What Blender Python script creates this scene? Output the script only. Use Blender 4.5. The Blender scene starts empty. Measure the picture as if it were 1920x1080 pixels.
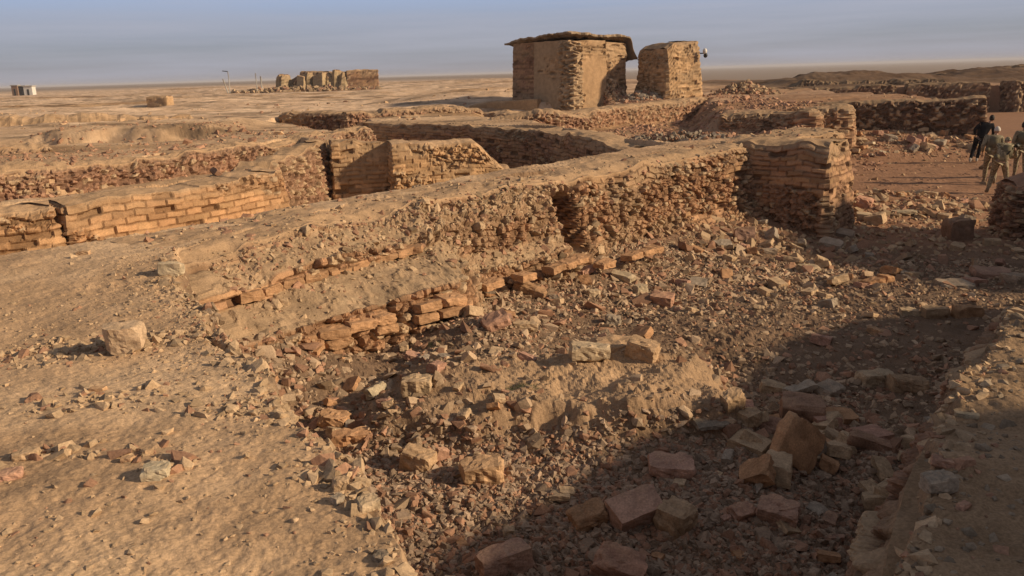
import bpy, bmesh, math, random
import numpy as np
from mathutils import Vector, Matrix, Euler
R = math.radians
random.seed(7)
rng = np.random.default_rng(11)
sc = bpy.context.scene
col = sc.collection

# ------------------------------------------------------------------ camera
CAM = np.array([0.0, 0.0, 3.7])
FPX = 1536.0
PITCH = math.atan(403/1536.0)
ROLL = math.atan(55/1920.0)
FWD = np.array([0, math.cos(PITCH), -math.sin(PITCH)])
R0 = np.array([1.0, 0, 0]); U0 = np.cross(R0, FWD)
RV = R0*math.cos(ROLL) - U0*math.sin(ROLL)
UV = U0*math.cos(ROLL) + R0*math.sin(ROLL)
cd = bpy.data.cameras.new('camera'); cam = bpy.data.objects.new('camera', cd); col.objects.link(cam)
cd.sensor_width = 36; cd.lens = 36*FPX/1920; cd.clip_start = 0.05; cd.clip_end = 30000
M = Matrix(((RV[0], UV[0], -FWD[0], CAM[0]), (RV[1], UV[1], -FWD[1], CAM[1]), (RV[2], UV[2], -FWD[2], CAM[2]), (0, 0, 0, 1)))
cam.matrix_world = M
sc.camera = cam

# ------------------------------------------------------------------ sun, sky, exposure
SUN_EL, SUN_BACK = R(24), R(12)           # from the right, a little behind the camera
SD = Vector((math.cos(SUN_BACK)*math.cos(SUN_EL), -math.sin(SUN_BACK)*math.cos(SUN_EL), math.sin(SUN_EL)))
sl = bpy.data.lights.new('sun', 'SUN'); sl.energy = 4.5; sl.angle = R(2.6); sl.color = (1.0, 0.78, 0.52)
so = bpy.data.objects.new('sun', sl); col.objects.link(so)
so.rotation_euler = SD.to_track_quat('Z', 'Y').to_euler()
w = bpy.data.worlds.new('World'); sc.world = w; w.use_nodes = True
nt = w.node_tree; N = nt.nodes; L = nt.links
bg = N['Background']
sky = N.new('ShaderNodeTexSky'); sky.sky_type = 'NISHITA'; sky.sun_disc = False
sky.sun_elevation = SUN_EL; sky.sun_rotation = math.atan2(SD.x, SD.y); sky.dust_density = 2.0; sky.air_density = 1.0
tc = N.new('ShaderNodeTexCoord'); mp = N.new('ShaderNodeMapping'); mp.inputs['Scale'].default_value = (1.3, 1.3, 26)
nz = N.new('ShaderNodeTexNoise'); nz.inputs['Scale'].default_value = 1.7; nz.inputs['Detail'].default_value = 5; nz.inputs['Roughness'].default_value = .55
L.new(tc.outputs['Generated'], mp.inputs['Vector']); L.new(mp.outputs['Vector'], nz.inputs['Vector'])
cr = N.new('ShaderNodeValToRGB'); cr.color_ramp.elements[0].position = .38; cr.color_ramp.elements[1].position = .68
cr.color_ramp.elements[0].color = (.0, .0, .0, 1); cr.color_ramp.elements[1].color = (1, 1, 1, 1)
L.new(nz.outputs['Fac'], cr.inputs['Fac'])
sxyz = N.new('ShaderNodeSeparateXYZ'); L.new(tc.outputs['Generated'], sxyz.inputs[0])
hr = N.new('ShaderNodeValToRGB')          # dusty evening air: mauve-grey at the horizon, pale blue higher up
e = hr.color_ramp.elements; e[0].position = 0.0; e[0].color = (4.5, 4.25, 4.65, 1); e[1].position = .55; e[1].color = (1.5, 1.45, 1.5, 1)
for p_, c_ in ((.03, (3.9, 4.15, 4.8)), (.065, (4.4, 5.0, 6.6)), (.10, (4.7, 6.1, 9.2)), (.2, (2.2, 2.25, 2.6))):
    k = e.new(p_); k.color = (*c_, 1)
L.new(sxyz.outputs['Z'], hr.inputs['Fac'])
mix = N.new('ShaderNodeMix'); mix.data_type = 'RGBA'; mix.inputs['Factor'].default_value = .88
L.new(sky.outputs['Color'], mix.inputs[6]); L.new(hr.outputs['Color'], mix.inputs[7])
cl = N.new('ShaderNodeMix'); cl.data_type = 'RGBA'
mulf = N.new('ShaderNodeMath'); mulf.operation = 'MULTIPLY'; mulf.inputs[1].default_value = .62
L.new(cr.outputs['Color'], mulf.inputs[0]); L.new(mulf.outputs[0], cl.inputs['Factor'])
L.new(mix.outputs[2], cl.inputs[6]); cl.inputs[7].default_value = (5.4, 5.5, 6.5, 1)
L.new(cl.outputs[2], bg.inputs['Color']); bg.inputs['Strength'].default_value = .07
sc.view_settings.view_transform = 'Standard'; sc.view_settings.look = 'None'; sc.view_settings.gamma = 1.0
sc.view_settings.exposure = 0.20
sc.cycles.max_bounces = 5; sc.cycles.diffuse_bounces = 3
sc.cycles.use_adaptive_sampling = True

# ------------------------------------------------------------------ noise
def hsh(*a):
    h = np.zeros(np.broadcast(*a).shape, np.uint32) + np.uint32(2166136261)
    for v in a:
        v = np.asarray(v).astype(np.int64).astype(np.uint32)
        h = (h ^ v) * np.uint32(2654435761)
        h ^= h >> np.uint32(15); h = h * np.uint32(2246822519); h ^= h >> np.uint32(13)
    return h.astype(np.float64) / 4294967295.0
def vn(x, y, z=None, seed=0):
    if z is None: z = np.zeros_like(x)
    xi, yi, zi = np.floor(x), np.floor(y), np.floor(z)
    fx, fy, fz = x-xi, y-yi, z-zi
    fx = fx*fx*(3-2*fx); fy = fy*fy*(3-2*fy); fz = fz*fz*(3-2*fz)
    r = 0
    for dx in (0, 1):
        for dy in (0, 1):
            for dz in (0, 1):
                wgt = (fx if dx else 1-fx)*(fy if dy else 1-fy)*(fz if dz else 1-fz)
                r = r + wgt*hsh(xi+dx, yi+dy, zi+dz, seed)
    return r*2-1
def fbm(x, y, z=None, o=4, seed=0):
    if z is None: z = np.zeros_like(x)
    r = 0; a = .5
    for i in range(o):
        r = r + a*vn(x, y, z, seed+i*17); x, y, z = x*2.03+5.1, y*2.03+1.7, z*2.03+9.2; a *= .5
    return r
def vn2(x, y, seed=0):
    xi, yi = np.floor(x), np.floor(y); fx, fy = x-xi, y-yi
    fx = fx*fx*(3-2*fx); fy = fy*fy*(3-2*fy)
    a, b = hsh(xi, yi, seed), hsh(xi+1, yi, seed); c, d = hsh(xi, yi+1, seed), hsh(xi+1, yi+1, seed)
    return ((a+(b-a)*fx)*(1-fy)+(c+(d-c)*fx)*fy)*2-1
def fb2(x, y, o=4, seed=0):
    r = 0; a = .5
    for i in range(o):
        r = r+a*vn2(x, y, seed+i*17); x, y = x*2.03+5.1, y*2.03+1.7; a *= .5
    return r
def voro(x, y, seed=0):
    """F1 distance, F2-F1, cell hash"""
    xi, yi = np.floor(x), np.floor(y)
    d1 = np.full(x.shape, 9.0); d2 = np.full(x.shape, 9.0); ch = np.zeros(x.shape)
    for dx in (-1, 0, 1):
        for dy in (-1, 0, 1):
            cx, cy = xi+dx, yi+dy
            px = cx+.5+.8*(hsh(cx, cy, seed)-.5); py = cy+.5+.8*(hsh(cx, cy, seed+1)-.5)
            d = np.maximum(np.abs(px-x), np.abs(py-y))*.6+.4*np.hypot(px-x, py-y)
            n = d < d1
            d2 = np.where(n, d1, np.minimum(d2, d)); ch = np.where(n, hsh(cx, cy, seed+2), ch); d1 = np.where(n, d, d1)
    return d1, d2-d1, ch
def ss(a, b, x):
    t = np.clip((x-a)/(b-a), 0, 1); return t*t*(3-2*t)

# ------------------------------------------------------------------ terrain height
def sdpoly(x, y, poly):
    """signed distance, negative inside"""
    d = np.full(x.shape, 1e9); ins = np.zeros(x.shape, bool)
    n = len(poly)
    for i in range(n):
        ax, ay = poly[i]; bx, by = poly[(i+1) % n]
        ex, ey = bx-ax, by-ay
        t = np.clip(((x-ax)*ex+(y-ay)*ey)/(ex*ex+ey*ey), 0, 1)
        d = np.minimum(d, np.hypot(x-ax-t*ex, y-ay-t*ey))
        if ay != by:
            c = ((ay > y) != (by > y)) & (x < (bx-ax)*(y-ay)/(by-ay)+ax)
            ins ^= c
    return np.where(ins, -d, d)
# sunk rooms and court
PIT = [(-.15, 1.2), (-.35, 2.68), (-.62, 3.15), (-.92, 3.73), (-1.40, 4.53), (-2.07, 5.6), (-2.75, 6.7), (-3.1, 7.55),
       (-3.45, 8.6), (-2.9, 9.9), (-1.6, 12.), (1.2, 15.2), (6, 19.9), (7.5, 21.0), (8.2, 24), (10.3, 29), (10.6, 33.1), (13.2, 34.0), (14.0, 35.8), (19.4, 34.0), (20.2, 40),
       (19.8, 66.2), (30, 63.3), (36, 61.4), (46, 59.6), (60, 59), (60, 14), (14, 11), (8, 9.8), (6.6, 8.7), (5.2, 6.7), (3.45, 5.5), (3.1, 5.1), (2.35, 4.15), (1.62, 3.1), (1.18, 2.4), (.9, 1.2)]
TRENCHL = [(-17, 5.2), (-9, 7.0), (-5.6, 8.3), (-6.0, 11.4), (-6.9, 12.7), (-9.2, 11.6), (-18, 10.2)]
TRENCH = [(-6.7, 8.0), (-5.4, 8.5), (-4.3, 9.7), (-2.6, 11.9), (-.4, 14.5), (2.2, 17.5), (3.6, 19.3), (2.7, 22), (-.2, 22.6),
          (-5.2, 22.9), (-5.7, 17.1), (-4.95, 16.3), (-7.0, 12.9), (-7.0, 12.0)]
FRONT0 = [(-10.6, 38.5), (-7.9, 37.3), (-6.1, 36.4), (-5.2, 31.8), (-9.8, 33.4)]
FRONT1 = [(-2.6, 47.4), (1.8, 45.3), (5.3, 46.1), (5.6, 42), (3.5, 38.7), (1.3, 37.4), (-2.8, 41.5)]
ROOM2 = [(-.5, 21.9), (3.2, 20.6), (1.2, 26.2), (-1.9, 29.8), (-5.6, 32.9), (-8.5, 33.0), (-5.2, 26.4), (-4.6, 23.0)]
STRIP = [(-7.2, 13.0), (-4.9, 16.9), (-5.0, 22.6), (-6.2, 24.4), (-8.3, 20.8), (-9.8, 17.6), (-13.8, 15.0), (-20, 12.4), (-20, 9.4), (-10, 11.2)]
SLOPE4 = [(2.9, 22.2), (3.9, 19.8), (8.3, 22.2), (10.6, 29), (11, 33.2), (8.6, 33.7), (10.6, 45.2), (6.9, 41.8), (3.2, 37.7), (1.3, 36.7), (-1.2, 39.8), (-1.6, 36), (1.0, 31), (1.6, 27)]
def floor_pit(x, y):
    z = np.interp(y, [1, 4.6, 5.6, 5.95, 7.4, 8.6, 10.5, 13, 18, 60], [.60, .70, .74, .78, .82, .62, .38, .12, 0, 0])
    # lower hollow to the right of the little ledge
    rt = ss(1.7, 2.5, x)*(1-ss(8, 11, y))
    z = z*(1-rt)+np.interp(y, [1, 5, 7.5, 10, 13], [.62, .55, .35, .2, .08])*rt
    # cut face of the ledge
    ly = y+.35*fb2(x*1.6, y*1.2, 3, 5)+.10*fb2(x*6, y*5, 3, 6)
    led = ss(5.95, 6.28, ly)*(1-ss(1.6, 2.2, x))*ss(-1.5, -.8, x)
    z = z + (.22+.10*fb2(x*2.2, y*2.2, 3, 7))*led*(1-ss(7.2, 8.8, y))
    # talus against the long wall
    d = (x+.79)*.72-(y-11.43)*.69              # distance out from the wall foot
    z = z + .55*np.clip(1-d/2.2, 0, 1)**1.5*ss(6.2, 8.2, y)*(1-ss(19, 20.5, y))*ss(-.6, .2, d+.6)
    z = z + .40*np.exp(-((x+.35)/.8)**2-((y-9.0)/.8)**2)
    # talus below left bank
    z = z + .35*np.clip(1-(x+2.7+(y-7.5)*-.55)/1.2, 0, 1)*ss(3, 4.5, y)*(1-ss(7.8, 8.6, y))
    # rubble bank against the far dark wall and the fallen gateway
    z = z + 1.0*np.clip(1-np.abs(y-34.4)/3.2, 0, 1)*ss(11.2, 12.5, x)*(1-ss(19, 19.6, x))
    z = z + .45*np.exp(-((x-9.8)/1.8)**2-((y-21.0)/1.3)**2)
    z = z + .22*np.exp(-((x-3.0)/1.0)**2-((y-5.9)/.55)**2)
    z = z + .10*np.exp(-((x-1.25)/.5)**2-((y-6.35)/.3)**2) + .10*np.exp(-((x-.8)/.5)**2-((y-7.45)/.35)**2)
    return z
def H(x, y):
    r = np.hypot(x, y)
    near = 1-ss(30, 60, r)
    z = 2.0 + .05*fb2(x*.5, y*.5, 3, 1) + .16*fb2(x*.09+3, y*.11, 3, 2)*ss(12, 30, r) + .9*fb2(x*.012, y*.02, 4, 3)*ss(60, 150, r)*(1-ss(260, 500, r))*(1-ss(.1, .35, x/np.maximum(r, 1)))
    z = z - 5.5*ss(95, 320, r)*ss(.0, .3, x/np.maximum(r, 1)) - 1.2*ss(150, 500, r)
    z = z + .24*fb2(x*.3, y*.8, 5, 33)*ss(28, 40, y)*(1-ss(200, 400, r))
    wob = .17*fb2(x*1.3, y*1.3, 3, 8) + .06*fb2(x*5, y*5, 3, 9)
    # left foreground is slightly dished
    z = z - .10*np.exp(-((x+4.6)/2.2)**2-((y-5.2)/.9)**2)
    def carve(z, poly, fl, wd, a=1.0):
        sd = sdpoly(x, y, poly)+wob*a
        t = 1-ss(-wd, wd*.35, sd)
        return z*(1-t)+np.minimum(fl, z)*t, sd
    fl = 1.45+.12*fb2(x*.8, y*.8, 3, 12)
    z, _ = carve(z, STRIP, fl, .22)
    fl = np.interp(y, [8, 13, 18, 23], [1.05, .85, .45, .4]) + .06*fb2(x, y, 3, 14)
    z, _ = carve(z, TRENCHL, 1.0+.2*fb2(x, y, 3, 15)+.12*(-6.5-x), .3)
    z, _ = carve(z, TRENCH, fl, .16, .6)
    z, _ = carve(z, FRONT0, 1.1+0*x, .3)
    z, _ = carve(z, FRONT1, 1.5+.1*fb2(x, y, 3, 16), .5)
    z, _ = carve(z, ROOM2, .35+0*x, .3)
    fl = 1.25-.055*(x-3)+.25*fb2(x*.5, y*.5, 3, 41)
    z, _ = carve(z, SLOPE4, np.minimum(fl, 1.5), 1.2)
    z, sdp = carve(z, PIT, floor_pit(x, y), .20, .9)
    # scarp on the left plain
    z = z + .10*fb2(x*1.2, y*1.2, 4, 22)*ss(-19, -15, x)*(1-ss(-11, -8, x))*ss(24, 27, y)*(1-ss(31, 36, y)) + (.30*ss(28.2, 29.2, y+.9*fb2(x*.8, y*0, 3, 21))*(1-ss(31, 38, y)))*ss(-17.5, -15.5, x)*(1-ss(-10.8, -8.8, x))
    z = z - .35*ss(24.8, 26, y)*(1-ss(28, 29.4, y))*ss(-19, -15, x)*(1-ss(-11, -8.8, x))
    # raised ridges beyond the far walls
    z = z + (.8+.6*fb2(x*.35, y*.3, 4, 53))*np.exp(-((y-80)/6)**2)*ss(23.5, 28.5, x+2.*fb2(x*.4, y*.1, 3, 51))*(1-ss(36, 44, x))
    z = z + (.9+.6*fb2(x*.35, y*.3, 4, 54))*np.exp(-((y-86)/7)**2)*ss(41, 49, x+2.*fb2(x*.5, y*.1, 3, 52))*(1-ss(90, 120, x))
    z = z - .45*np.exp(-((y-70)/5)**2)*ss(19, 25, x)
    # hummock in front of the mud house
    z = z + .7*np.exp(-((x+1.6)/5)**2-((y-58)/7)**2)
    # unseen mound added right of the camera to shade the bank and pit
    z = z + 2.3*ss(4.4, 6.0, x+.3*fb2(y*.7, x*.3, 3, 61))*(1-ss(11, 14, x))*ss(-6, -3, y)*(1-ss(2.5, 4.0, y))
    # grain of the surface
    g = .009*fb2(x*9, y*9, 3, 31)+.028*fb2(x*2.0, y*2.0, 3, 32)+.008*fb2(x*30, y*30, 2, 34)
    cl_ = np.maximum(0, fb2(x*14, y*14, 2, 35))*.04*ss(.08, .34, fb2(x*1.1, y*1.1, 2, 36))
    pit = 1-ss(-.3, .1, sdp)
    rbk = ss(.5, 1.2, x-(y-2)*.35)*(1-ss(6, 8, y))*(1-pit); g = g+rbk*(.03*fb2(x*4, y*4, 3, 37)+.03*np.maximum(0, fb2(x*11, y*11, 2, 38)))
    z = z + near*(g*(1+1.4*pit*(1-ss(15, 18, y)))+cl_*(1+.6*pit))
    # crumbling crack on the left bank
    crx = -2.05+.25*np.sin(y*3.1)+.10*fb2(y*4, y*0, 3, 44)
    z = z - .10*np.exp(-((x-crx-(6.0-y)*.30)/.025)**2)*ss(4.4, 4.6, y)*(1-ss(5.9, 6.1, y))
    return z
def Hs(x, y): return float(H(np.array([float(x)]), np.array([float(y)]))[0])

# coarse height lookup by marching a view ray (used to find where a thing stands)
def ray(px, py): return FWD+RV*(px-960)/FPX+UV*(540-py)/FPX
def at(px, py, z=None, D=None):
    d = ray(px, py)
    if D is not None: t = D/d[1]; q = CAM+d*t; return q
    if z is not None: return CAM+d*((z-CAM[2])/d[2])
    t = np.geomspace(1.2, 120, 2600); q = CAM[None]+d[None]*t[:, None]
    h = H(q[:, 0], q[:, 1]); i = np.argmax(q[:, 2] < h)
    if q[i, 2] >= h[i]: i = len(t)-1
    q = q[i].copy(); q[2] = h[i]; return q

# ------------------------------------------------------------------ mesh helpers
def mesh_np(name, V, F, C=None, mat=None, smooth=False, parent=None):
    me = bpy.data.meshes.new(name)
    V = np.asarray(V, np.float32); me.vertices.add(len(V)); me.vertices.foreach_set('co', V.ravel())
    if isinstance(F, np.ndarray) and F.ndim == 2:
        k = F.shape[1]; me.loops.add(F.size); me.loops.foreach_set('vertex_index', F.astype(np.int32).ravel())
        me.polygons.add(len(F)); me.polygons.foreach_set('loop_start', np.arange(0, F.size, k, dtype=np.int32))
        me.polygons.foreach_set('loop_total', np.full(len(F), k, np.int32))
    else:
        loops, starts, tot = F; me.loops.add(len(loops)); me.loops.foreach_set('vertex_index', loops.astype(np.int32))
        me.polygons.add(len(starts)); me.polygons.foreach_set('loop_start', starts.astype(np.int32)); me.polygons.foreach_set('loop_total', tot.astype(np.int32))
    me.update(calc_edges=True)
    if C is not None:
        a = me.color_attributes.new('tone', 'FLOAT_COLOR', 'POINT')
        c = np.ones((len(V), 4), np.float32); c[:, :3] = C; a.data.foreach_set('color', c.ravel())
    me.polygons.foreach_set('use_smooth', np.full(len(me.polygons), smooth))
    if mat: me.materials.append(mat)
    o = bpy.data.objects.new(name, me); col.objects.link(o)
    if parent: o.parent = parent
    return o
def grid_faces(nu, nv, wrap=False):
    u = np.arange(nu if wrap else nu-1); v = np.arange(nv-1)
    U, V_ = np.meshgrid(u, v, indexing='ij'); U2 = (U+1) % nu
    return np.stack([U*nv+V_, U2*nv+V_, U2*nv+V_+1, U*nv+V_+1], -1).reshape(-1, 4)
def tag(o, label=None, cat=None, group=None, kind=None):
    if label: o['label'] = label
    if cat: o['category'] = cat
    if group: o['group'] = group
    if kind: o['kind'] = kind
    return o

# ------------------------------------------------------------------ materials
def mat(name, rgb=None, attr=False, rough=.95, n1=14., a1=.35, n2=90., a2=.25, bump=.35, bdist=.01, bscale=60., spec=.12):
    m = bpy.data.materials.new(name); m.use_nodes = True; t = m.node_tree; n = t.nodes; l = t.links
    b = n['Principled BSDF']; b.inputs['Roughness'].default_value = rough; b.inputs['Specular IOR Level'].default_value = spec
    co = n.new('ShaderNodeTexCoord')
    if attr: src = n.new('ShaderNodeAttribute'); src.attribute_name = 'tone'; so_ = src.outputs['Color']
    else: src = n.new('ShaderNodeRGB'); src.outputs[0].default_value = (*rgb, 1); so_ = src.outputs[0]
    def noise(s, d=4, ro=.6):
        q = n.new('ShaderNodeTexNoise'); q.inputs['Scale'].default_value = s; q.inputs['Detail'].default_value = d; q.inputs['Roughness'].default_value = ro
        l.new(co.outputs['Object'], q.inputs['Vector']); return q.outputs['Fac']
    def rng_(x, lo, hi):
        q = n.new('ShaderNodeMapRange'); q.inputs[1].default_value = .25; q.inputs[2].default_value = .75; q.inputs[3].default_value = lo; q.inputs[4].default_value = hi
        l.new(x, q.inputs[0]); return q.outputs[0]
    def mul(a, b_):
        q = n.new('ShaderNodeMath'); q.operation = 'MULTIPLY'; l.new(a, q.inputs[0]); l.new(b_, q.inputs[1]); return q.outputs[0]
    f = mul(rng_(noise(n1), 1-a1, 1+a1), rng_(noise(n2, 3), 1-a2, 1+a2))
    v = n.new('ShaderNodeVectorMath'); v.operation = 'SCALE'; l.new(so_, v.inputs[0]); l.new(f, v.inputs['Scale'])
    l.new(v.outputs[0], b.inputs['Base Color'])
    if bump:
        bp = n.new('ShaderNodeBump'); bp.inputs['Strength'].default_value = bump; bp.inputs['Distance'].default_value = bdist
        l.new(noise(bscale, 6, .7), bp.inputs['Height']); l.new(bp.outputs[0], b.inputs['Normal'])
    return m
M_ground = mat('dry_earth', attr=True, n1=2.5, a1=.2, n2=75., a2=.32, bump=.5, bdist=.015, bscale=55.)
M_wall = mat('mud_brick', attr=True, n1=5., a1=.22, n2=60., a2=.28, bump=.6, bdist=.015, bscale=45.)
M_stone = mat('broken_brick', attr=True, n1=9., a1=.2, n2=70., a2=.28, bump=.5, bdist=.008, bscale=80.)

# ------------------------------------------------------------------ ground sheet
TAN = np.array([.47, .315, .19]); BROWN = np.array([.185, .122, .080]); RED = np.array([.27, .15, .09]); PALE = np.array([.54, .395, .255])
def ground_tone(x, y, z):
    r = np.hypot(x, y)
    sdp = sdpoly(x, y, PIT)
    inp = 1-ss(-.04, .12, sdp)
    right = ss(-.15, .5, x/np.maximum(r, .1))
    c = TAN[None]*np.ones((len(x), 1))
    p = fb2(x*.7, y*.9, 4, 71)[:, None]; c = c*(1+.36*p)*(1+.16*fb2(x*4, y*4, 3, 72)[:, None])+(PALE-TAN)[None]*np.clip(p*1.3, 0, .5)
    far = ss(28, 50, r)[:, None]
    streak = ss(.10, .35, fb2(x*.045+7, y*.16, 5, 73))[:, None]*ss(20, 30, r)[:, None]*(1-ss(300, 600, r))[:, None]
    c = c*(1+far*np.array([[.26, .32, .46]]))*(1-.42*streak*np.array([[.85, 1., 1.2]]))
    speck = ss(.12, .24, fb2(x*.35, y*1.1, 4, 77))[:, None]*ss(22, 32, r)[:, None]*(1-ss(120, 300, r))[:, None]
    c = c*(1-.45*speck)
    rw = np.clip(right*ss(12, 26, r)*.75, 0, 1)[:, None]
    c = c*(1-rw)+RED[None]*1.05*rw
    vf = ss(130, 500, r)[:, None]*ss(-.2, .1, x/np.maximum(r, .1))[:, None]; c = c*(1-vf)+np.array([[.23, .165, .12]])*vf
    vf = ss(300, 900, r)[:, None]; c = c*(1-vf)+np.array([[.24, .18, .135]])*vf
    rg = (ss(60, 72, y)*(1-ss(110, 140, y))*ss(17, 24, x))[:, None]; c = c*(1-.62*rg)  # far ridge earth darkened, its shaded side put into the colour
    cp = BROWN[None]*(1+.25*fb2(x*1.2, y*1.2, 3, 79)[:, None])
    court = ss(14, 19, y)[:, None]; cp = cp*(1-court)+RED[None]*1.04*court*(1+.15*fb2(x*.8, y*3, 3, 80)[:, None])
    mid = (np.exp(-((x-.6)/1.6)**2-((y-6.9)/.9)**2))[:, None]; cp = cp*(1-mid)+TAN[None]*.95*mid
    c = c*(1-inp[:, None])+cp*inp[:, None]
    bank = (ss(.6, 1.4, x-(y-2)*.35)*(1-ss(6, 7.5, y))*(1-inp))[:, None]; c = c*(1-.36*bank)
    return np.clip(c, .02, .8)
def polar_ground():
    aF = np.radians(np.arange(-40, 44.001, .105))
    aB = np.radians(np.linspace(44.5, 319.5, 90))
    A = np.concatenate([aF, aB])                       # azimuth from +y, clockwise
    r = [.25]
    while r[-1] < 1.6: r.append(r[-1]+.08)
    while r[-1] < 100: r.append(r[-1]+max(.0085, .0042*r[-1]))
    while r[-1] < 12000: r.append(r[-1]*1.022)
    r = np.array(r)
    AA, RR = np.meshgrid(A, r, indexing='ij')
    x = (RR*np.sin(AA)).ravel(); y = (RR*np.cos(AA)).ravel()
    z = np.empty_like(x); c = np.empty((len(x), 3))
    for i in range(0, len(x), 200000):
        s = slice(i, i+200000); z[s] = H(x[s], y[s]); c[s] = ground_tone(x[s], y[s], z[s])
    V = np.stack([x, y, z], 1); F = grid_faces(len(A), len(r), True)[:, ::-1]
    n = len(V); V = np.vstack([V, [[0, 0, Hs(0, 0)]]]); c = np.vstack([c, c[:1]])
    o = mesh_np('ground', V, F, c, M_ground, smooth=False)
    bm = bmesh.new(); bm.from_mesh(o.data); bm.verts.ensure_lookup_table()
    nr = len(r)
    for i in range(len(A)):
        bm.faces.new((bm.verts[i*nr], bm.verts[((i+1) % len(A))*nr], bm.verts[n]))
    bm.to_mesh(o.data); bm.free()
    tag(o, kind='structure', label='dry dusty earth of the plateau, sunk rooms and plain')
    return o
ground = polar_ground()

# ------------------------------------------------------------------ walls
B_ORANGE = np.array([.46, .29, .155]); B_RED = np.array([.32, .185, .12]); B_TAN = np.array([.42, .30, .19]); B_DARK = np.array([.20, .13, .09])
def pts_along(path, step_fn):
    P = [np.array(p, float) for p in path]; out = [P[0]]; S = [0.]
    seg = [np.linalg.norm(P[i+1]-P[i]) for i in range(len(P)-1)]; T = np.concatenate([[0], np.cumsum(seg)])
    P = np.array(P); s = 0.; S = [0.]
    while s < T[-1]:
        p = np.array([np.interp(s, T, P[:, 0]), np.interp(s, T, P[:, 1])]); s += step_fn(p); S.append(min(s, T[-1]))
    S = np.array(S); S = np.unique(S)
    return S, P, T
def wall(name, label, path, width, top, base, kind='rubble', cat='ruined wall', group=None, tone=B_RED, topt=None, amp=1.0,
         brick=(.36, .115), missing=.12, erode=.5, batter=.06, prof=None, edge=.10, seed=0, fine=.0017, topn=.05, parent=None, endcap=True, emod=None, dustk=1.):
    """closed ruin wall: loop around the path x rows up the face and over the top"""
    step = lambda p: float(np.clip(np.hypot(*p)*fine, .012, .5))
    S, P, T = pts_along(path, step)
    Ltot = T[-1]
    def cen(s): return np.stack([np.interp(s, T, P[:, 0]), np.interp(s, T, P[:, 1])], -1)
    def nor(s):
        d = cen(np.clip(s+.25, 0, Ltot))-cen(np.clip(s-.25, 0, Ltot)); d /= np.linalg.norm(d, axis=-1, keepdims=True)
        return np.stack([d[..., 1], -d[..., 0]], -1), d          # right-hand side of the direction
    wid = width if callable(width) else (lambda s: np.full(np.shape(s), float(width)))
    tp = top if callable(top) else (lambda s: np.full(np.shape(s), float(top)))
    n0 = max(4, int(wid(np.array([0.]))[0]/max(step(P[0]), .012))); n1 = max(4, int(wid(np.array([Ltot]))[0]/max(step(P[-1]), .012)))
    sR = S; lR = np.ones(len(S))
    e1 = np.linspace(1, -1, n1+1)[1:-1]; e0 = np.linspace(-1, 1, n0+1)[1:-1]
    s_ = np.concatenate([sR, np.full(len(e1), Ltot), S[::-1], np.zeros(len(e0))])
    l_ = np.concatenate([lR, e1, -np.ones(len(S)), e0])
    ec = np.concatenate([np.zeros(len(sR)), np.ones(len(e1)), np.zeros(len(S)), -np.ones(len(e0))])
    nu = len(s_)
    ztop = tp(s_); hmax = float(np.max(ztop)-base); dmin = min(np.hypot(*p) for p in P)
    nvs = int(np.clip(hmax/np.clip(dmin*fine, .013, .2), 8, 170)); wm = float(np.max(wid(S)))
    nvt = int(np.clip(wm*.5/np.clip(dmin*fine*1.6, .02, .3), 3, 40))
    side_t = np.linspace(0, 1, nvs); top_q = np.linspace(1, 0, nvt+1)[1:]
    t = np.concatenate([side_t, np.ones(nvt)]); q = np.concatenate([np.ones(nvs), top_q]); nv = len(t)
    SS, TT = np.meshgrid(s_, t, indexing='ij'); LL = np.repeat(l_[:, None], nv, 1); EC = np.repeat(ec[:, None], nv, 1); Q = np.repeat(q[None], nu, 0)
    ZT = np.repeat(ztop[:, None], nv, 1); Z = base+(ZT-base)*TT
    hw = wid(SS)*.5
    out = np.zeros_like(Z)
    if prof is not None:
        offR = prof(SS, Z, ZT); out = np.where(LL > 0.999, offR, (ZT-Z)*batter)
        # only the right-hand face follows the profile; the cap blends
        out = np.where(np.abs(EC) > .5, (ZT-Z)*batter+(offR-(ZT-Z)*batter)*np.clip((LL+1)/2, 0, 1)*(EC < 0), out)
    else:
        out = (ZT-Z)*batter
    s_in = SS-EC*(1-Q)*hw
    c = cen(np.clip(s_in, 0, Ltot)); nn, dd = nor(np.clip(s_in, 0, Ltot))
    lat = LL*(hw*Q+np.where(Q >= 1, out, 0))
    X = c[..., 0]+nn[..., 0]*lat+dd[..., 0]*EC*np.where(Q >= 1, out, 0)
    Y = c[..., 1]+nn[..., 1]*lat+dd[..., 1]*EC*np.where(Q >= 1, out, 0)
    # arclength
    du = np.hypot(np.diff(X[:, 0], append=X[0, 0]), np.diff(Y[:, 0], append=Y[0, 0])); U = np.concatenate([[0], np.cumsum(du)[:-1]])
    UU = np.repeat(U[:, None], nv, 1)
    dv = np.sqrt(np.diff(X, axis=1)**2+np.diff(Y, axis=1)**2+np.diff(Z, axis=1)**2); VVc = np.concatenate([np.zeros((nu, 1)), np.cumsum(dv, 1)], 1)
    stp = np.abs(np.gradient(Z, axis=1))/np.maximum(np.sqrt(np.gradient(X, axis=1)**2+np.gradient(Y, axis=1)**2+np.gradient(Z, axis=1)**2), 1e-6)
    soft = np.where(Q >= 1, 1-ss(.5, .82, stp), 0.)
    ZP = VVc if prof is not None else Z
    # normals
    def normal(X, Y, Z):
        gu = np.stack([np.roll(X, -1, 0)-np.roll(X, 1, 0), np.roll(Y, -1, 0)-np.roll(Y, 1, 0), np.roll(Z, -1, 0)-np.roll(Z, 1, 0)], -1)
        gv = np.stack([np.gradient(X, axis=1), np.gradient(Y, axis=1), np.gradient(Z, axis=1)], -1)
        n = np.cross(gv, gu); return n/np.maximum(np.linalg.norm(n, axis=-1, keepdims=True), 1e-9)
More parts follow.
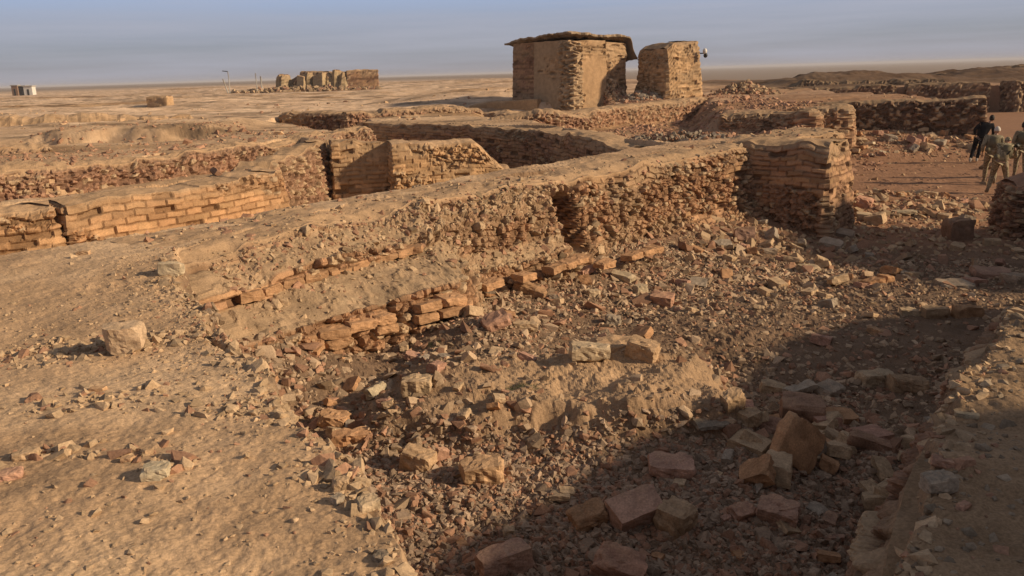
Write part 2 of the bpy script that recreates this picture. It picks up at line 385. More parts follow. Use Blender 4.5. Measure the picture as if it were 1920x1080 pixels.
    isd = (Q >= 1)*(1-ss(-.02, .0, Z-ZT+.0)*0)
    Nn = normal(X, Y, Z)
    # make sure it points outward
    cx, cy = c[..., 0], c[..., 1]
    dirout = np.where(Q >= 1, np.sign((X-cx)*Nn[..., 0]+(Y-cy)*Nn[..., 1]+1e-9), np.sign(Nn[..., 2]+1e-9)); Nn = Nn*dirout[..., None]
    side = np.where(Q >= 1, 1., 0.)*ss(0, edge, ZT-Z)
    # brick relief
    bl, bh = brick
    Zj = Z+.02*vn2(UU*.6, UU*0, seed+3)
    cs = np.floor(Zj/bh); off = (cs % 2)*.5+.25*hsh(cs, seed); bu = UU/bl+off+.04*vn2(UU*2, cs*3.3, seed+6); bi = np.floor(bu)
    fu = np.minimum(bu-bi, 1-bu+bi)*bl; fz = np.minimum(Zj/bh-cs, 1-Zj/bh+cs)*bh
    joint = ss(0, .016, np.minimum(fu, fz*1.1)-.003+.006*vn2(UU*25, Z*25, seed+4))
    h1 = hsh(bi, cs, seed+1); h2 = hsh(bi, cs, seed+2); miss = (hsh(bi, cs, seed+5) < missing)
    brk = joint*.03+(h1-.5)*.05-miss*.09*joint+.012*fb2(UU*9, Z*12, 3, seed+7)
    # rubble relief
    d1, d21, vc = voro(UU*6.5+.6*fb2(UU*3, ZP*3, 2, seed+70), ZP*10, seed+8)
    d1b, d21b, vcb = voro(UU*14, ZP*21, seed+12)
    rub = (ss(0, .28, d21)*.07*(.25+vc)+.028*ss(0, .3, d21b)*vcb-.055*(vc < .28)+.05*fb2(UU*2.2, ZP*2.2, 3, seed+9))
    er = fb2(UU*.55+11, Z*1.1, 3, seed+10)*2.2+.32
    if kind == 'brick':
        if emod is not None: er = er+emod(SS)
        e_ = ss(1-erode-.1, 1-erode+.1, er)
    elif kind == 'plaster': e_ = ss(1-erode-.05, 1-erode+.02, er)
    else: e_ = 1-.0*er
    rel = brk*(1-e_)+rub*e_
    if kind == 'plaster': rel = (.01*fb2(UU*3, Z*3, 3, seed+11)+.012)*(1-e_)+(brk-.02)*e_
    elif kind == 'earth': rel = .10*fb2(UU*1.5, Z*1.5, 4, seed+11)+.03*fb2(UU*9, Z*7, 3, seed+13)
    smooth_ = .05*fb2(UU*2.5, ZP*2.5, 4, seed+30)+.03*np.maximum(0, fb2(UU*10, ZP*10, 3, seed+31))*2
    rel = rel*(1-soft)+smooth_*soft
    big = .10*fb2(UU*.9, Z*.9, 3, seed+14)*(.3 if kind == 'plaster' else 1)
    disp = amp*side*(rel+big*.7)
    # top: rounded crumbly edge and uneven crest
    xe = np.where(Q < 1, (1-Q)*hw, 0.)
    crest = -edge*.8*(1-ss(0, .30, xe))*ss(-.6, .6, vn2(UU*2.3, UU*0, seed+15)+.4)*np.where(Q < 1, 1, 1)
    topd = topn*fb2(X*1.4, Y*1.4, 4, seed+16)*1.6+.35*topn*fb2(X*7, Y*7, 3, seed+17)
    wtop = np.where(Q < 1, 1., ss(.35, 1., TT))
    Z2 = Z+wtop*topd+np.where(Q < 1, crest, crest*ss(.6, 1., TT))
    ins = np.where(Q >= 1, np.sign(LL)*edge*.5*ss(.85, 1, TT), np.sign(LL)*edge*.5*Q*np.abs(LL))
    X2 = X+Nn[..., 0]*disp-nn[..., 0]*ins
    Y2 = Y+Nn[..., 1]*disp-nn[..., 1]*ins
    Z2 = Z2+np.where(Q >= 1, Nn[..., 2]*disp, 0)
    # tones
    if topt is None: topt = TAN*.9
    shp = X.shape+(1,)
    bt = tone*(1+.55*(h2.reshape(shp)-.5))+(B_ORANGE-tone)*(hsh(bi, cs, seed+20).reshape(shp)*.55)
    dirt = tone*.62
    cb = dirt*(1-joint.reshape(shp))+bt*joint.reshape(shp); cb = np.where(miss.reshape(shp), dirt*.9, cb)
    crb = (tone*.78)*(1+.8*(vc.reshape(shp)-.45))*(.75+.5*vcb.reshape(shp))
    crb = np.where((vc > .86).reshape(shp), B_TAN*1.05, crb)
    if kind == 'plaster': pl = tone*(1+.22*fb2(UU*1.2, Z*.7, 4, seed+21).reshape(shp)); cc = pl*(1-e_.reshape(shp))+cb*e_.reshape(shp)
    elif kind == 'earth': cc = tone*(1+.3*fb2(UU*2, Z*2, 4, seed+21).reshape(shp))
    else: cc = cb*(1-e_.reshape(shp))+crb*e_.reshape(shp)
    sd_ = (B_TAN*.82)*(1+.35*fb2(UU*2.2, ZP*2.2, 4, seed+32).reshape(shp)); cc = cc*(1-.85*soft[..., None])+sd_*.85*soft[..., None]
    dust = ss(.1, .6, fb2(UU*.8+3, Z*1.5, 4, seed+22)+.1+.5*ss(.7, 1, TT)*(kind != 'plaster'))*.55*dustk
    cc = cc*(1-dust[..., None])+(B_TAN*.8)*dust[..., None]
    tt = np.where(Q < 1, 1., ss(-.09, .02, Z-ZT+.03*vn2(UU*9, UU*0, seed+23)))
    tc_ = topt*(1+.25*fb2(X*1.1, Y*1.1, 4, seed+24).reshape(shp))
    cc = cc*(1-tt[..., None])+tc_*tt[..., None]
    V = np.stack([X2, Y2, Z2], -1).reshape(-1, 3)
    F = grid_faces(nu, nv, True)
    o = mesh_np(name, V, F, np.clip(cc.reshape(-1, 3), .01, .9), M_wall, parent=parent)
    if parent is None: tag(o, label, cat, group, 'thing')
    return o
def Tp(*kv, n=.06, f=1.0, sd=0, step=0):
    xs = [a for a, b in kv]; zs = [b for a, b in kv]
    def g(s):
        v = np.interp(s, xs, zs)+n*fb2(s*f*1.7, s*0+sd, 4, 90+sd)
        if step: v = v+step*(hsh(np.floor(s*2.2+sd), sd)-.5)
        return v
    return g

# the long wall that runs from the foreground to the gateway
def main_prof(S, Z, ZT):
    d = ZT-Z
    near = np.interp(d, [0, .10, .34, .52, .78, .98, 1.8], [0, .10, .46, .50, .98, 1.02, 1.15])*(1+.16*np.clip(S, 0, 2.8)*ss(.4, .8, d))
    mid = np.interp(d, [0, .12, .42, .62, .80, 1.02, 1.12, 1.3, 1.9], [0, .05, .34, .38, .42, .72, .75, .78, .9])
    far = np.interp(d, [0, .1, .8, 1.2, 1.25, 1.5, 2.2], [0, .02, .10, .18, .20, .42, .5])
    w1 = ss(2.6, 4.4, S); w2 = ss(6.0, 8.2, S)
    p = near*(1-w1)+mid*w1; p = p*(1-w2)+far*w2
    # collapsed slot half way along
    g = np.exp(-((S-6.85)/.30)**4)*ss(.12, .4, d)*(1-ss(1.1, 1.35, d))
    p = p-.8*g
    return p
MAIN = [(-4.05, 8.75), (-3.2, 9.9), (-1.75, 11.85), (.3, 14.0), (2.8, 16.7), (5.1, 19.0), (7.2, 20.75), (7.9, 21.2)]
T_MAIN = Tp((0, 2.0), (6, 2.0), (12, 2.02), (14, 2.05), (17.2, 2.12), n=.05, f=.8, sd=1)
main_wall = wall('ruined_wall', 'long mud brick wall with a flat earth top, running from the foreground to the gateway', MAIN,
     lambda s: np.interp(s, [0, 2, 6, 12, 15, 18], [1.75, 1.5, 1.3, 1.35, 1.6, 1.7]), T_MAIN, -.1, 'brick', tone=np.array([.37, .215, .125]), topt=TAN*.9, missing=.2,
     erode=.68, prof=main_prof, emod=lambda S: 1.5*np.exp(-((S-6.85)/.7)**4)+.25*ss(4, 6, S), edge=.12, seed=101, fine=.0015, topn=.05)
wall('brick_buttress', 'square brick buttress in shade with one bright sunlit edge at the gateway end', [(5.35, 19.1), (7.1, 17.75)], 1.45,
     Tp((0, 2.05), (1.2, 2.1), (2.2, 2.12), n=.04, sd=51), -.1, 'brick', cat='buttress', tone=np.array([.34, .20, .125]), topt=TAN*.8, missing=.1, erode=.45, batter=.10, edge=.12, seed=111, topn=.05)
wall('pit_wall', 'ragged shaded face under the edge of the right bank', [(1.22, 1.9), (1.42, 2.4), (1.86, 3.12), (2.6, 4.12), (3.32, 5.05), (3.75, 5.5)][::-1], .5,
     Tp((0, 1.95), (5, 1.97), n=.05, sd=71), .3, 'rubble', tone=B_RED*.85, topt=TAN*.62, seed=1501, edge=.10, topn=.05, batter=.06, fine=.0022)
# other side of the sunk trench
wall('ruined_wall', 'low orange brick wall with neat courses across the trench on the left', [(-7.0, 12.55), (-5.9, 14.05), (-4.75, 16.15)],
     .8, Tp((0, 1.98), (1.5, 2.0), (3, 1.97), (4.8, 2.02), n=.05, sd=2, step=.04), .6, 'brick', tone=np.array([.43, .245, .13]), topt=TAN*.92, missing=.08, erode=.3, edge=.04, seed=202, dustk=.5, amp=.8, batter=.12)
wall('ruined_wall', 'crumbling red rubble bank joining the orange brick wall to the pier', [(-5.7, 17.2), (-5.9, 19.4), (-5.3, 22.6)], .8,
     Tp((0, 1.75), (3, 1.95), (6, 2.1), n=.14, sd=3), .2, 'rubble', tone=B_RED, topt=TAN*.8, seed=303, batter=.15, dustk=.5)
wall('ruined_wall', 'long reddish rubble wall behind the orange brick wall on the left', [(-19.5, 12.3), (-14.0, 14.9), (-9.9, 18.2), (-8.0, 21.3), (-5.9, 25.3), (-4.6, 26.6)], .9,
     Tp((0, 1.9), (6, 2.0), (16, 2.05), (22, 2.12), n=.12, sd=4), .9, 'rubble', tone=B_RED*1.05, topt=TAN*.85, seed=404, batter=.25, topn=.09, dustk=.5)
wall('ruined_pier', 'narrow orange brick pier with a dark top left of the niche', [(-4.75, 22.25), (-2.95, 22.8)], .85, Tp((0, 2.1), (.6, 2.12), (1.0, 2.0), (1.8, 1.98), n=.04, sd=5), .1,
     'brick', cat='brick pier', tone=np.array([.50, .31, .17]), topt=TAN*.8, missing=.05, erode=.15, edge=.06, seed=505, amp=.8, batter=.03)
wall('ruined_wall', 'orange brick wall with a rounded broken right end in the middle of the trench', [(-3.15, 22.0), (-1.6, 22.45), (-.1, 22.9)], 1.1,
     Tp((0, 2.03), (1.4, 2.0), (2.2, 2.0), (2.45, 1.8), (3.0, 1.2), n=.04, sd=6, step=.06), .1, 'brick', tone=np.array([.52, .325, .175]), topt=TAN, missing=.05, erode=.2, edge=.08, seed=606, amp=.85, batter=.05)
wall('ruined_wall', 'eroded brick wall cut by the left edge, left of the neat orange brick wall', [(-13.5, 10.6), (-9.2, 11.4), (-7.1, 12.6)], .8, Tp((0, 1.9), (3, 1.92), (6.5, 2.0), n=.08, sd=61), .6, 'brick', tone=np.array([.44, .26, .14]), topt=TAN, seed=212, batter=.22, amp=.8, erode=.5, edge=.08, dustk=.8)
# rooms beyond
wall('ruined_wall', 'thin line of rubble wall far behind the orange pier, left of the hut', [(-7.0, 36.0), (-4.2, 37.4), (-1.4, 38.9)], .9, Tp((0, 2.2), (3, 2.35), (6, 2.2), n=.16, sd=81), 1.0, 'rubble', tone=B_RED, topt=TAN*.85, seed=1601)
wall('ruined_wall', 'low worn wall crossing the plain beyond the left scarp', [(-27, 37), (-21, 38.5), (-15.5, 41)], 1.1, Tp((0, 2.0), (3, 2.45), (8, 2.35), (13, 2.1), n=.2, sd=82), 1.0, 'earth', tone=TAN*.75, topt=TAN*.95, seed=1602, batter=.5)
wall('ruined_wall', 'broken row of red bricks at the far left behind the rubble wall', [(-20.5, 18.5), (-16, 20.2), (-12.5, 22.6)], .8, Tp((0, 2.25), (4, 2.3), (9, 2.15), n=.16, sd=83), 1.0, 'rubble', tone=B_RED*1.1, topt=TAN*.9, seed=1603, batter=.2)
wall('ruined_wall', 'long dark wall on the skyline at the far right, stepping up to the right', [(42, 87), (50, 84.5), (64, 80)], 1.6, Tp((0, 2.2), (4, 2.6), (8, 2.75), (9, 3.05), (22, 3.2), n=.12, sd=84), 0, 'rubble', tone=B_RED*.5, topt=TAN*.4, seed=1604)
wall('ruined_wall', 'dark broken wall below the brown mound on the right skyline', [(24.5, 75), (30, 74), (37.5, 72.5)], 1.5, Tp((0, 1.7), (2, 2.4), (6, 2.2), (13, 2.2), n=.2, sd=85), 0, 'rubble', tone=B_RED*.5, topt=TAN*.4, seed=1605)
wall('ruined_wall', 'dark shaded brick wall behind the orange walls, running down to the long wall', [(-5.6, 33.2), (-1.9, 30.1), (1.05, 26.4), (2.55, 22.0), (3.3, 19.9)], 1.0,
     Tp((0, 2.0), (5, 2.0), (9, 2.0), (14, 2.05), (16, 1.9), n=.05, sd=7), .1, 'brick', tone=B_RED*.8, topt=TAN*.85, missing=.08, erode=.3, edge=.06, seed=707, batter=.03)
wall('ruined_wall', 'short dark wall stub at the left end of the shaded walls', [(-10.2, 38.4), (-7.9, 37.2), (-6.3, 36.4)], .7, Tp((0, 2.3), (3, 2.2), (4.4, 2.0), n=.12, sd=8), .9, 'rubble',
     tone=B_RED*.75, topt=TAN*.8, seed=808)
wall('ruined_wall', 'rubble wall lit by the sun running up to the tower ruin', [(-1.6, 40.4), (1.3, 36.6), (3.2, 37.6), (6.9, 41.7), (10.4, 45.0)], 1.2,
     Tp((0, 1.95), (5, 2.0), (9, 2.05), (15, 2.15), n=.09, sd=9), .6, 'rubble', tone=np.array([.40, .235, .145]), topt=TAN*.9, seed=909, batter=.2, topn=.05)
wall('ruined_wall', 'low broken wall stub in front of the lit rubble wall', [(-.6, 31.3), (1.7, 31.5), (3.0, 32.6)], .8, Tp((0, 2.1), (2, 2.32), (4, 2.0), n=.14, sd=10), .9, 'rubble', tone=B_RED, topt=TAN*.85, seed=919)
wall('plaster_wall', 'low pale plastered wall before the left corner of the mud house', [(-2.3, 47.4), (1.75, 45.4)], .5, Tp((0, 1.95), (1.4, 2.2), (4.6, 2.32), n=.02, sd=11), .9, 'plaster', cat='low wall', tone=B_ORANGE*.95, topt=TAN, erode=.1, seed=929, edge=.04, topn=.02)
wall('plaster_wall', 'low shaded wall under the front of the mud house', [(2.1, 45.6), (5.2, 46.2)], .5, Tp((0, 2.1), (3.2, 2.15), n=.03, sd=12), .9, 'plaster', cat='low wall', tone=B_RED*.9, topt=TAN*.9, erode=.3, seed=939, edge=.04, topn=.02)
# right-hand side
wall('ruined_wall', 'broken wall of lit buttresses between the tower ruin and the court', [(8.6, 33.6), (10.6, 33.0), (11.5, 31.9), (12.0, 33.2), (13.2, 32.9), (13.7, 34.2)], .9,
     Tp((0, 1.85), (2, 2.0), (4, 2.0), (7, 2.1), n=.08, sd=13), .0, 'rubble', tone=np.array([.36, .215, .13]), topt=TAN*.7, seed=949)
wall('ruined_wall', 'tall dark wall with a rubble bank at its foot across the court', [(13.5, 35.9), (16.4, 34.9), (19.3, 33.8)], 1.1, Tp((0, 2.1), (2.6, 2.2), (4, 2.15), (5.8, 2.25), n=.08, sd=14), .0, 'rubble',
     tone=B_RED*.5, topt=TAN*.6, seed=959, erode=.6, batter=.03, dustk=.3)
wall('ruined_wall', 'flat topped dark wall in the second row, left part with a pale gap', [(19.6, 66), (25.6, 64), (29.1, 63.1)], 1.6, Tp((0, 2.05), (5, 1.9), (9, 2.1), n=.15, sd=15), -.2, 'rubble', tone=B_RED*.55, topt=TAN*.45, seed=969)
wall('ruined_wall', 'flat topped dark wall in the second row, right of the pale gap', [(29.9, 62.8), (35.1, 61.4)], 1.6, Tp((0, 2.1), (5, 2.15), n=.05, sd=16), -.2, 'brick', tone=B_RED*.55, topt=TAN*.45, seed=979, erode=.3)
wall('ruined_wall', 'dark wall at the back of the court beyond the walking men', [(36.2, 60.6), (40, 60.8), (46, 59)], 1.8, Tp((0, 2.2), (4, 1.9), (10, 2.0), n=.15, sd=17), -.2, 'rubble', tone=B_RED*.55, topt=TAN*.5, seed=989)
wall('ruined_wall', 'near shaded wall cut by the right edge of the picture', [(10.6, 17.3), (12.6, 16.9), (12.8, 11.2)], 1.1, Tp((0, 1.2), (.6, 1.45), (1.3, 1.8), (2.2, 3.2), (4, 3.2), (8, 2.4), n=.06, sd=18), -.1, 'rubble',
     tone=B_RED*.95, topt=B_RED, seed=999, batter=.05)  # tall part out of view is shaped to throw shade into the room

# ------------------------------------------------------------------ loose stones
def protos(n, seed, flat=(.4, .75), npts=11, rnd=0.0):
    out = []
    r = np.random.default_rng(seed)
    for i in range(n):
        f = r.uniform(*flat); w_ = r.uniform(.6, .95)
        p = r.uniform(-1, 1, (npts, 3))
        # push points to the faces of a box: broken brick look
        k = np.argmax(np.abs(p), 1); p[np.arange(npts), k] = np.sign(p[np.arange(npts), k])*r.uniform(.8, 1, npts)
        k2 = r.integers(0, 3, npts); p[np.arange(npts), k2] = np.sign(p[np.arange(npts), k2])*r.uniform(.75, 1, npts)
        p *= np.array([1, w_, f])
        bm = bmesh.new()
        for q in p: bm.verts.new(q)
        g = bmesh.ops.convex_hull(bm, input=bm.verts)
        loose = [v for v in bm.verts if not v.link_faces]
        bmesh.ops.delete(bm, geom=loose, context='VERTS')
        bmesh.ops.dissolve_limit(bm, angle_limit=.12, verts=bm.verts, edges=bm.edges)
        bmesh.ops.triangulate(bm, faces=bm.faces)
        bmesh.ops.recalc_face_normals(bm, faces=bm.faces)
        bm.verts.index_update()
        V = np.array([v.co[:] for v in bm.verts]); F = np.array([[v.index for v in f_.verts] for f_ in bm.faces]); bm.free()
        out.append((V, F))
    return out
PR = protos(26, 5, npts=14)
def rotm(a, b, c):
    ca, sa, cb, sb, cc, s_ = np.cos(a), np.sin(a), np.cos(b), np.sin(b), np.cos(c), np.sin(c)
    z = np.zeros_like(a); o = np.ones_like(a)
    Rz = np.stack([ca, -sa, z, sa, ca, z, z, z, o], -1).reshape(-1, 3, 3)
    Rx = np.stack([o, z, z, z, cb, -sb, z, sb, cb], -1).reshape(-1, 3, 3)
    Ry = np.stack([cc, z, s_, z, o, z, -s_, z, cc], -1).reshape(-1, 3, 3)
    return Rz @ Rx @ Ry
def stones(name, label, xyz, size, tones, tilt=.5, seed=1, cat='rubble', sink=.25):
    r = np.random.default_rng(seed); n = len(xyz)
    Rm = rotm(r.uniform(0, 6.283, n), r.normal(0, tilt, n), r.normal(0, tilt, n))
    pi = r.integers(0, len(PR), n); VV, FF, CC = [], [], []; base = 0
    for k, (V, F) in enumerate(PR):
        ix = np.where(pi == k)[0]
        if not len(ix): continue
        v = np.einsum('nij,vj->nvi', Rm[ix], V)*(size[ix, None, None]*.5)
        v = v+xyz[ix][:, None, :]+np.array([0, 0, 1.])*((.22-sink)*size[ix])[:, None, None]
        VV.append(v.reshape(-1, 3)); nvv = len(V)
        f = F[None]+(np.arange(len(ix))*nvv)[:, None, None]+base; FF.append(f.reshape(-1, 3)); base += nvv*len(ix)
        CC.append(np.repeat(tones[ix], nvv, 0))
    o = mesh_np(name, np.vstack(VV), np.vstack(FF), np.vstack(CC), M_stone)
    tag(o, label, cat, kind='stuff')
    return o
def tones_for(n, seed, base=B_TAN*.95, var=.3, redf=.35):
    r = np.random.default_rng(seed)
    t = base[None]*(1+r.uniform(-var, var, (n, 1))); k = r.random(n) < redf
    t[k] = B_RED[None]*(1+r.uniform(-var, var, (k.sum(), 1))); return t
def scatter(n, xr, yr, dens, seed):
    r = np.random.default_rng(seed); x = r.uniform(*xr, n); y = r.uniform(*yr, n)
    k = r.random(n) < dens(x, y); return x[k], y[k]
def put(x, y): return np.stack([x, y, H(x, y)], 1)
mainpoly = [(-4.9, 9.2), (-3.3, 7.9), (-2.9, 9.0), (-.9, 11.6), (4.9, 17.9), (6.6, 16.8), (7.8, 18.1), (6.6, 19.2), (8.6, 20.7), (8.0, 22.0), (4.6, 19.6), (-.5, 14.6)]
def off_main(x, y): return ss(-.02, .12, sdpoly(x, y, mainpoly))
# near pit, dense
r_ = np.random.default_rng(3)
def dens_pit(x, y):
    s = sdpoly(x, y, PIT); d = ss(-.02, .10, -s)*(.75+.5*fb2(x*1.3, y*1.3, 3, 301))
    clear = np.exp(-((x-.75)/1.35)**4-((y-6.8)/.8)**4)            # bare earth on the ledge
    clear2 = np.exp(-((x-2.7)/1.6)**4-((y-10.3)/1.5)**4)*.75
    nf = .25+.55*(1-ss(5.6, 6.4, y)); d = d*(nf+(1-nf)*ss(-.22, .12, fb2(x*.7+9, y*.7, 3, 305)))
    return np.clip(d*(1-.93*clear)*(1-clear2), 0, 1)*off_main(x, y)
x, y = scatter(90000, (-3.4, 4.2), (2.2, 6.2), dens_pit, 21)
sz = np.clip(np.exp(r_.normal(-3.25, .42, len(x))), .015, .13)
stones('rubble', 'dense brick rubble covering the bottom of the near pit', put(x, y), sz, tones_for(len(x), 4, np.array([.31, .225, .16])), seed=31)
x, y = scatter(85000, (-3.4, 9), (6.0, 15), lambda x, y: dens_pit(x, y)*np.maximum(.8*(1-ss(8, 10, y)), .25+.75*np.clip(1.15-((x+.79)*.72-(y-11.43)*.69)/4.2, 0, 1)), 22)
sz = np.clip(np.exp(r_.normal(-3.0, .5, len(x))), .02, .22)
stones('rubble', 'brick rubble sloping from the foot of the long wall across the sunk room', put(x, y), sz, tones_for(len(x), 5, np.array([.36, .26, .175]), .36, .3), seed=32)
def dens_far(x, y):
    a = np.clip(1.2-((x+.79)*.72-(y-11.43)*.69)/3.2, 0, 1)*(y < 21); b = np.exp(-((x-9.9)/2.4)**2-((y-20.6)/1.7)**2)
    c = np.exp(-((y-33.4)/1.3)**2)*ss(11.6, 12.6, x)*(1-ss(19.2, 19.8, x)); d = .35*np.exp(-((y-17.6)/1.)**2)*ss(8.2, 9, x)
    e2 = .8*(1-ss(16.4, 17.6, y))
    return np.clip(a+b+c+d+e2*.3, 0, 1)*ss(-.05, .2, -sdpoly(x, y, PIT))*off_main(x, y)
x, y = scatter(30000, (1, 20), (15, 36), dens_far, 23)
sz = np.clip(np.exp(r_.normal(-2.35, .5, len(x))), .04, .45)
stones('rubble', 'fallen brick rubble at the gateway and along the dark wall of the court', put(x, y), sz, tones_for(len(x), 6, B_TAN*.95), seed=33)
x, y = scatter(9000, (1.5, 13), (19.5, 37), lambda x, y: ss(.0, .8, -sdpoly(x, y, SLOPE4))*.8, 24)
sz = np.clip(np.exp(r_.normal(-2.3, .5, len(x))), .04, .4)
x2, y2 = scatter(7000, (5, 14), (29, 50), lambda x, y: .25+.6*ss(-.1, .3, fb2(x*.5, y*.5, 3, 341)), 224)
x = np.concatenate([x, x2]); y = np.concatenate([y, y2]); sz = np.concatenate([sz, np.clip(np.exp(np.random.default_rng(8).normal(-2.2, .5, len(x2))), .05, .4)])
stones('rubble', 'red rubble between the lit rubble wall and the long wall', put(x, y), sz, tones_for(len(x), 7, B_RED*1.15, .35, .4), seed=34)
PR_all = PR; PR = protos(14, 9, (.18, .38), 10)
x, y = scatter(2600, (-3.0, 9.5), (2.6, 15.5), lambda x, y: dens_pit(x, y)*np.clip(1.15-((x+.79)*.72-(y-11.43)*.69)/5.5, .12, 1), 122)
sz = np.clip(np.exp(r_.normal(-2.25, .42, len(x))), .06, .32)*(.55+.06*y)
stones('brick_flakes', 'flat broken brick flakes lying among the rubble of the sunk room', put(x, y), sz, tones_for(len(x), 105, np.array([.40, .29, .195]), .3, .35), seed=132, tilt=.35, sink=.15)
PR = PR_all
# pebbles and clods on the left bank and plain
def dens_left(x, y):
    s = sdpoly(x, y, PIT); e1 = np.exp(-np.clip(s, 0, 9)/.28)*.6
    c = ss(.02, .3, fb2(x*1.1+2, y*1.4, 3, 311))*.5+np.exp(-((x+3.4)/.9)**2-((y-5.75)/.25)**2)*.7+np.exp(-((x+1.75)/.3)**2-((y-4.75)/.25)**2)*1.2
    return np.clip((.02+e1+c*.22), 0, 1)*ss(0, .04, s)*ss(-.1, .2, sdpoly(x, y, TRENCH))
x, y = scatter(75000, (-7.5, .2), (2.2, 9), dens_left, 25)
sz = np.clip(np.exp(r_.normal(-4.15, .55, len(x))), .006, .09)
stones('pebbles', 'scattered pebbles and clods on the sunlit left bank', put(x, y), sz, tones_for(len(x), 8, B_TAN*1.0, .25, .12), seed=35, cat='pebbles')
def dens_rb(x, y): return ss(0, .04, sdpoly(x, y, PIT))*(.15+.5*np.exp(-np.clip(sdpoly(x, y, PIT), 0, 9)/.25))*.5
x, y = scatter(30000, (1.0, 5.2), (1.8, 6.6), dens_rb, 26)
sz = np.clip(np.exp(r_.normal(-3.85, .55, len(x))), .006, .09)
stones('pebbles', 'pebbles and clods on the dull right bank', put(x, y), sz, tones_for(len(x), 9, np.array([.27, .21, .15]), .3, .15), seed=36, cat='pebbles')
x, y = scatter(16000, (-40, 22), (24, 62), lambda x, y: ss(.05, .4, fb2(x*.25, y*.6, 3, 321))*.35*ss(.2, .6, sdpoly(x, y, ROOM2)), 27)
sz = np.clip(np.exp(r_.normal(-2.2, .5, len(x))), .05, .5)
stones('rubble', 'scattered stones over the dry plain', put(x, y), sz, tones_for(len(x), 10, TAN*.9, .35, .15), seed=37)
x, y = scatter(12000, (-17, -3), (9, 31), lambda x, y: np.clip(ss(.0, .3, fb2(x*.6, y*.8, 3, 331))*.5+.12, 0, 1), 28)
sz = np.clip(np.exp(r_.normal(-2.7, .5, len(x))), .03, .3)
stones('rubble', 'brick rubble strewn between the low walls on the left', put(x, y), sz, tones_for(len(x), 12, B_RED*1.15, .3, .5), seed=38)


# crumbling rim of the sunk room and clusters on the left bank
r = np.random.default_rng(66); PP = np.array(PIT); rim = []
for i in range(len(PP)):
    a, b = PP[i], PP[(i+1) % len(PP)]
    if max(a[1], b[1]) > 9 or min(a[1], b[1]) < 1.1 or max(a[0], b[0]) > 6: continue
    n = int(np.linalg.norm(b-a)*150); t_ = r.random((n, 1)); rim.append(a*(1-t_)+b*t_+r.normal(0, .10, (n, 2)))
for px, py, rx, n in ((60, 668, .34, 260), (150, 650, .25, 120), (300, 640, .20, 160), (160, 755, .22, 120), (470, 765, .16, 150), (250, 850, .08, 30), (330, 870, .10, 30), (640, 900, .10, 80), (430, 500, .3, 120), (100, 850, .12, 40)):
    q = at(px, py); rim.append(q[:2]+r.normal(0, 1, (n, 2))*np.array([rx, rx*.45]))
rim = np.vstack(rim); sz = np.clip(np.exp(r.normal(-3.35, .55, len(rim))), .012, .12)
kk = off_main(rim[:, 0], rim[:, 1]) > .5; rim, sz = rim[kk], sz[kk]
stones('rubble', 'crumbled clods and stones along the rim of the pit and in clusters on the left bank', put(rim[:, 0], rim[:, 1]), sz, tones_for(len(rim), 67, B_TAN*.98, .25, .15), seed=68)
# stones lying on the long wall's top and slope
from mathutils.bvhtree import BVHTree
def bvh_of(o):
    me = o.data; return BVHTree.FromPolygons([v.co[:] for v in me.vertices], [p.vertices[:] for p in me.polygons])
def fr(s, d, z=0.):      # point s metres along the long wall, d metres out from its right-hand top edge
    P = np.array(MAIN); sg = np.linalg.norm(np.diff(P, axis=0), axis=1); T = np.concatenate([[0], np.cumsum(sg)])
    p = np.array([np.interp(s, T, P[:, 0]), np.interp(s, T, P[:, 1])]); q = np.array([np.interp(s+.2, T, P[:, 0]), np.interp(s+.2, T, P[:, 1])])-np.array([np.interp(s-.2, T, P[:, 0]), np.interp(s-.2, T, P[:, 1])])
    q /= np.linalg.norm(q); hw = float(np.interp(s, [0, 2, 6, 12, 15, 18], [1.75, 1.5, 1.3, 1.35, 1.6, 1.7]))/2
    return (p[0]+q[1]*(hw+d), p[1]-q[0]*(hw+d), z)
mb = bvh_of(main_wall); r = np.random.default_rng(55); pp = []; ps = []
for k in range(5200):
    s_ = r.uniform(.2, 17.5) if k % 2 else r.uniform(.2, 7)
    d_ = r.uniform(-1.4, 0) if r.random() < .35 else abs(r.normal(0, .45))
    if d_ < -.15 and r.random() < .6: continue
    x_, y_, _ = fr(s_, d_); h_ = mb.ray_cast(Vector((x_, y_, 5)), Vector((0, 0, -1)))
    if h_[0] is None: continue
    zt_ = h_[0].z
    pp.append((x_, y_, zt_)); ps.append(min(.16, math.exp(r.normal(-3.45, .55))*(1+.05*s_)))
pp = np.array(pp); ps = np.array(ps); kk = pp[:, 2] > H(pp[:, 0], pp[:, 1]); pp, ps = pp[kk], ps[kk]
stones('pebbles', 'pebbles and brick crumbs on the top and slope of the long wall', np.array(pp), np.array(ps), tones_for(len(pp), 56, B_TAN*.95, .3, .3), seed=57, cat='pebbles')
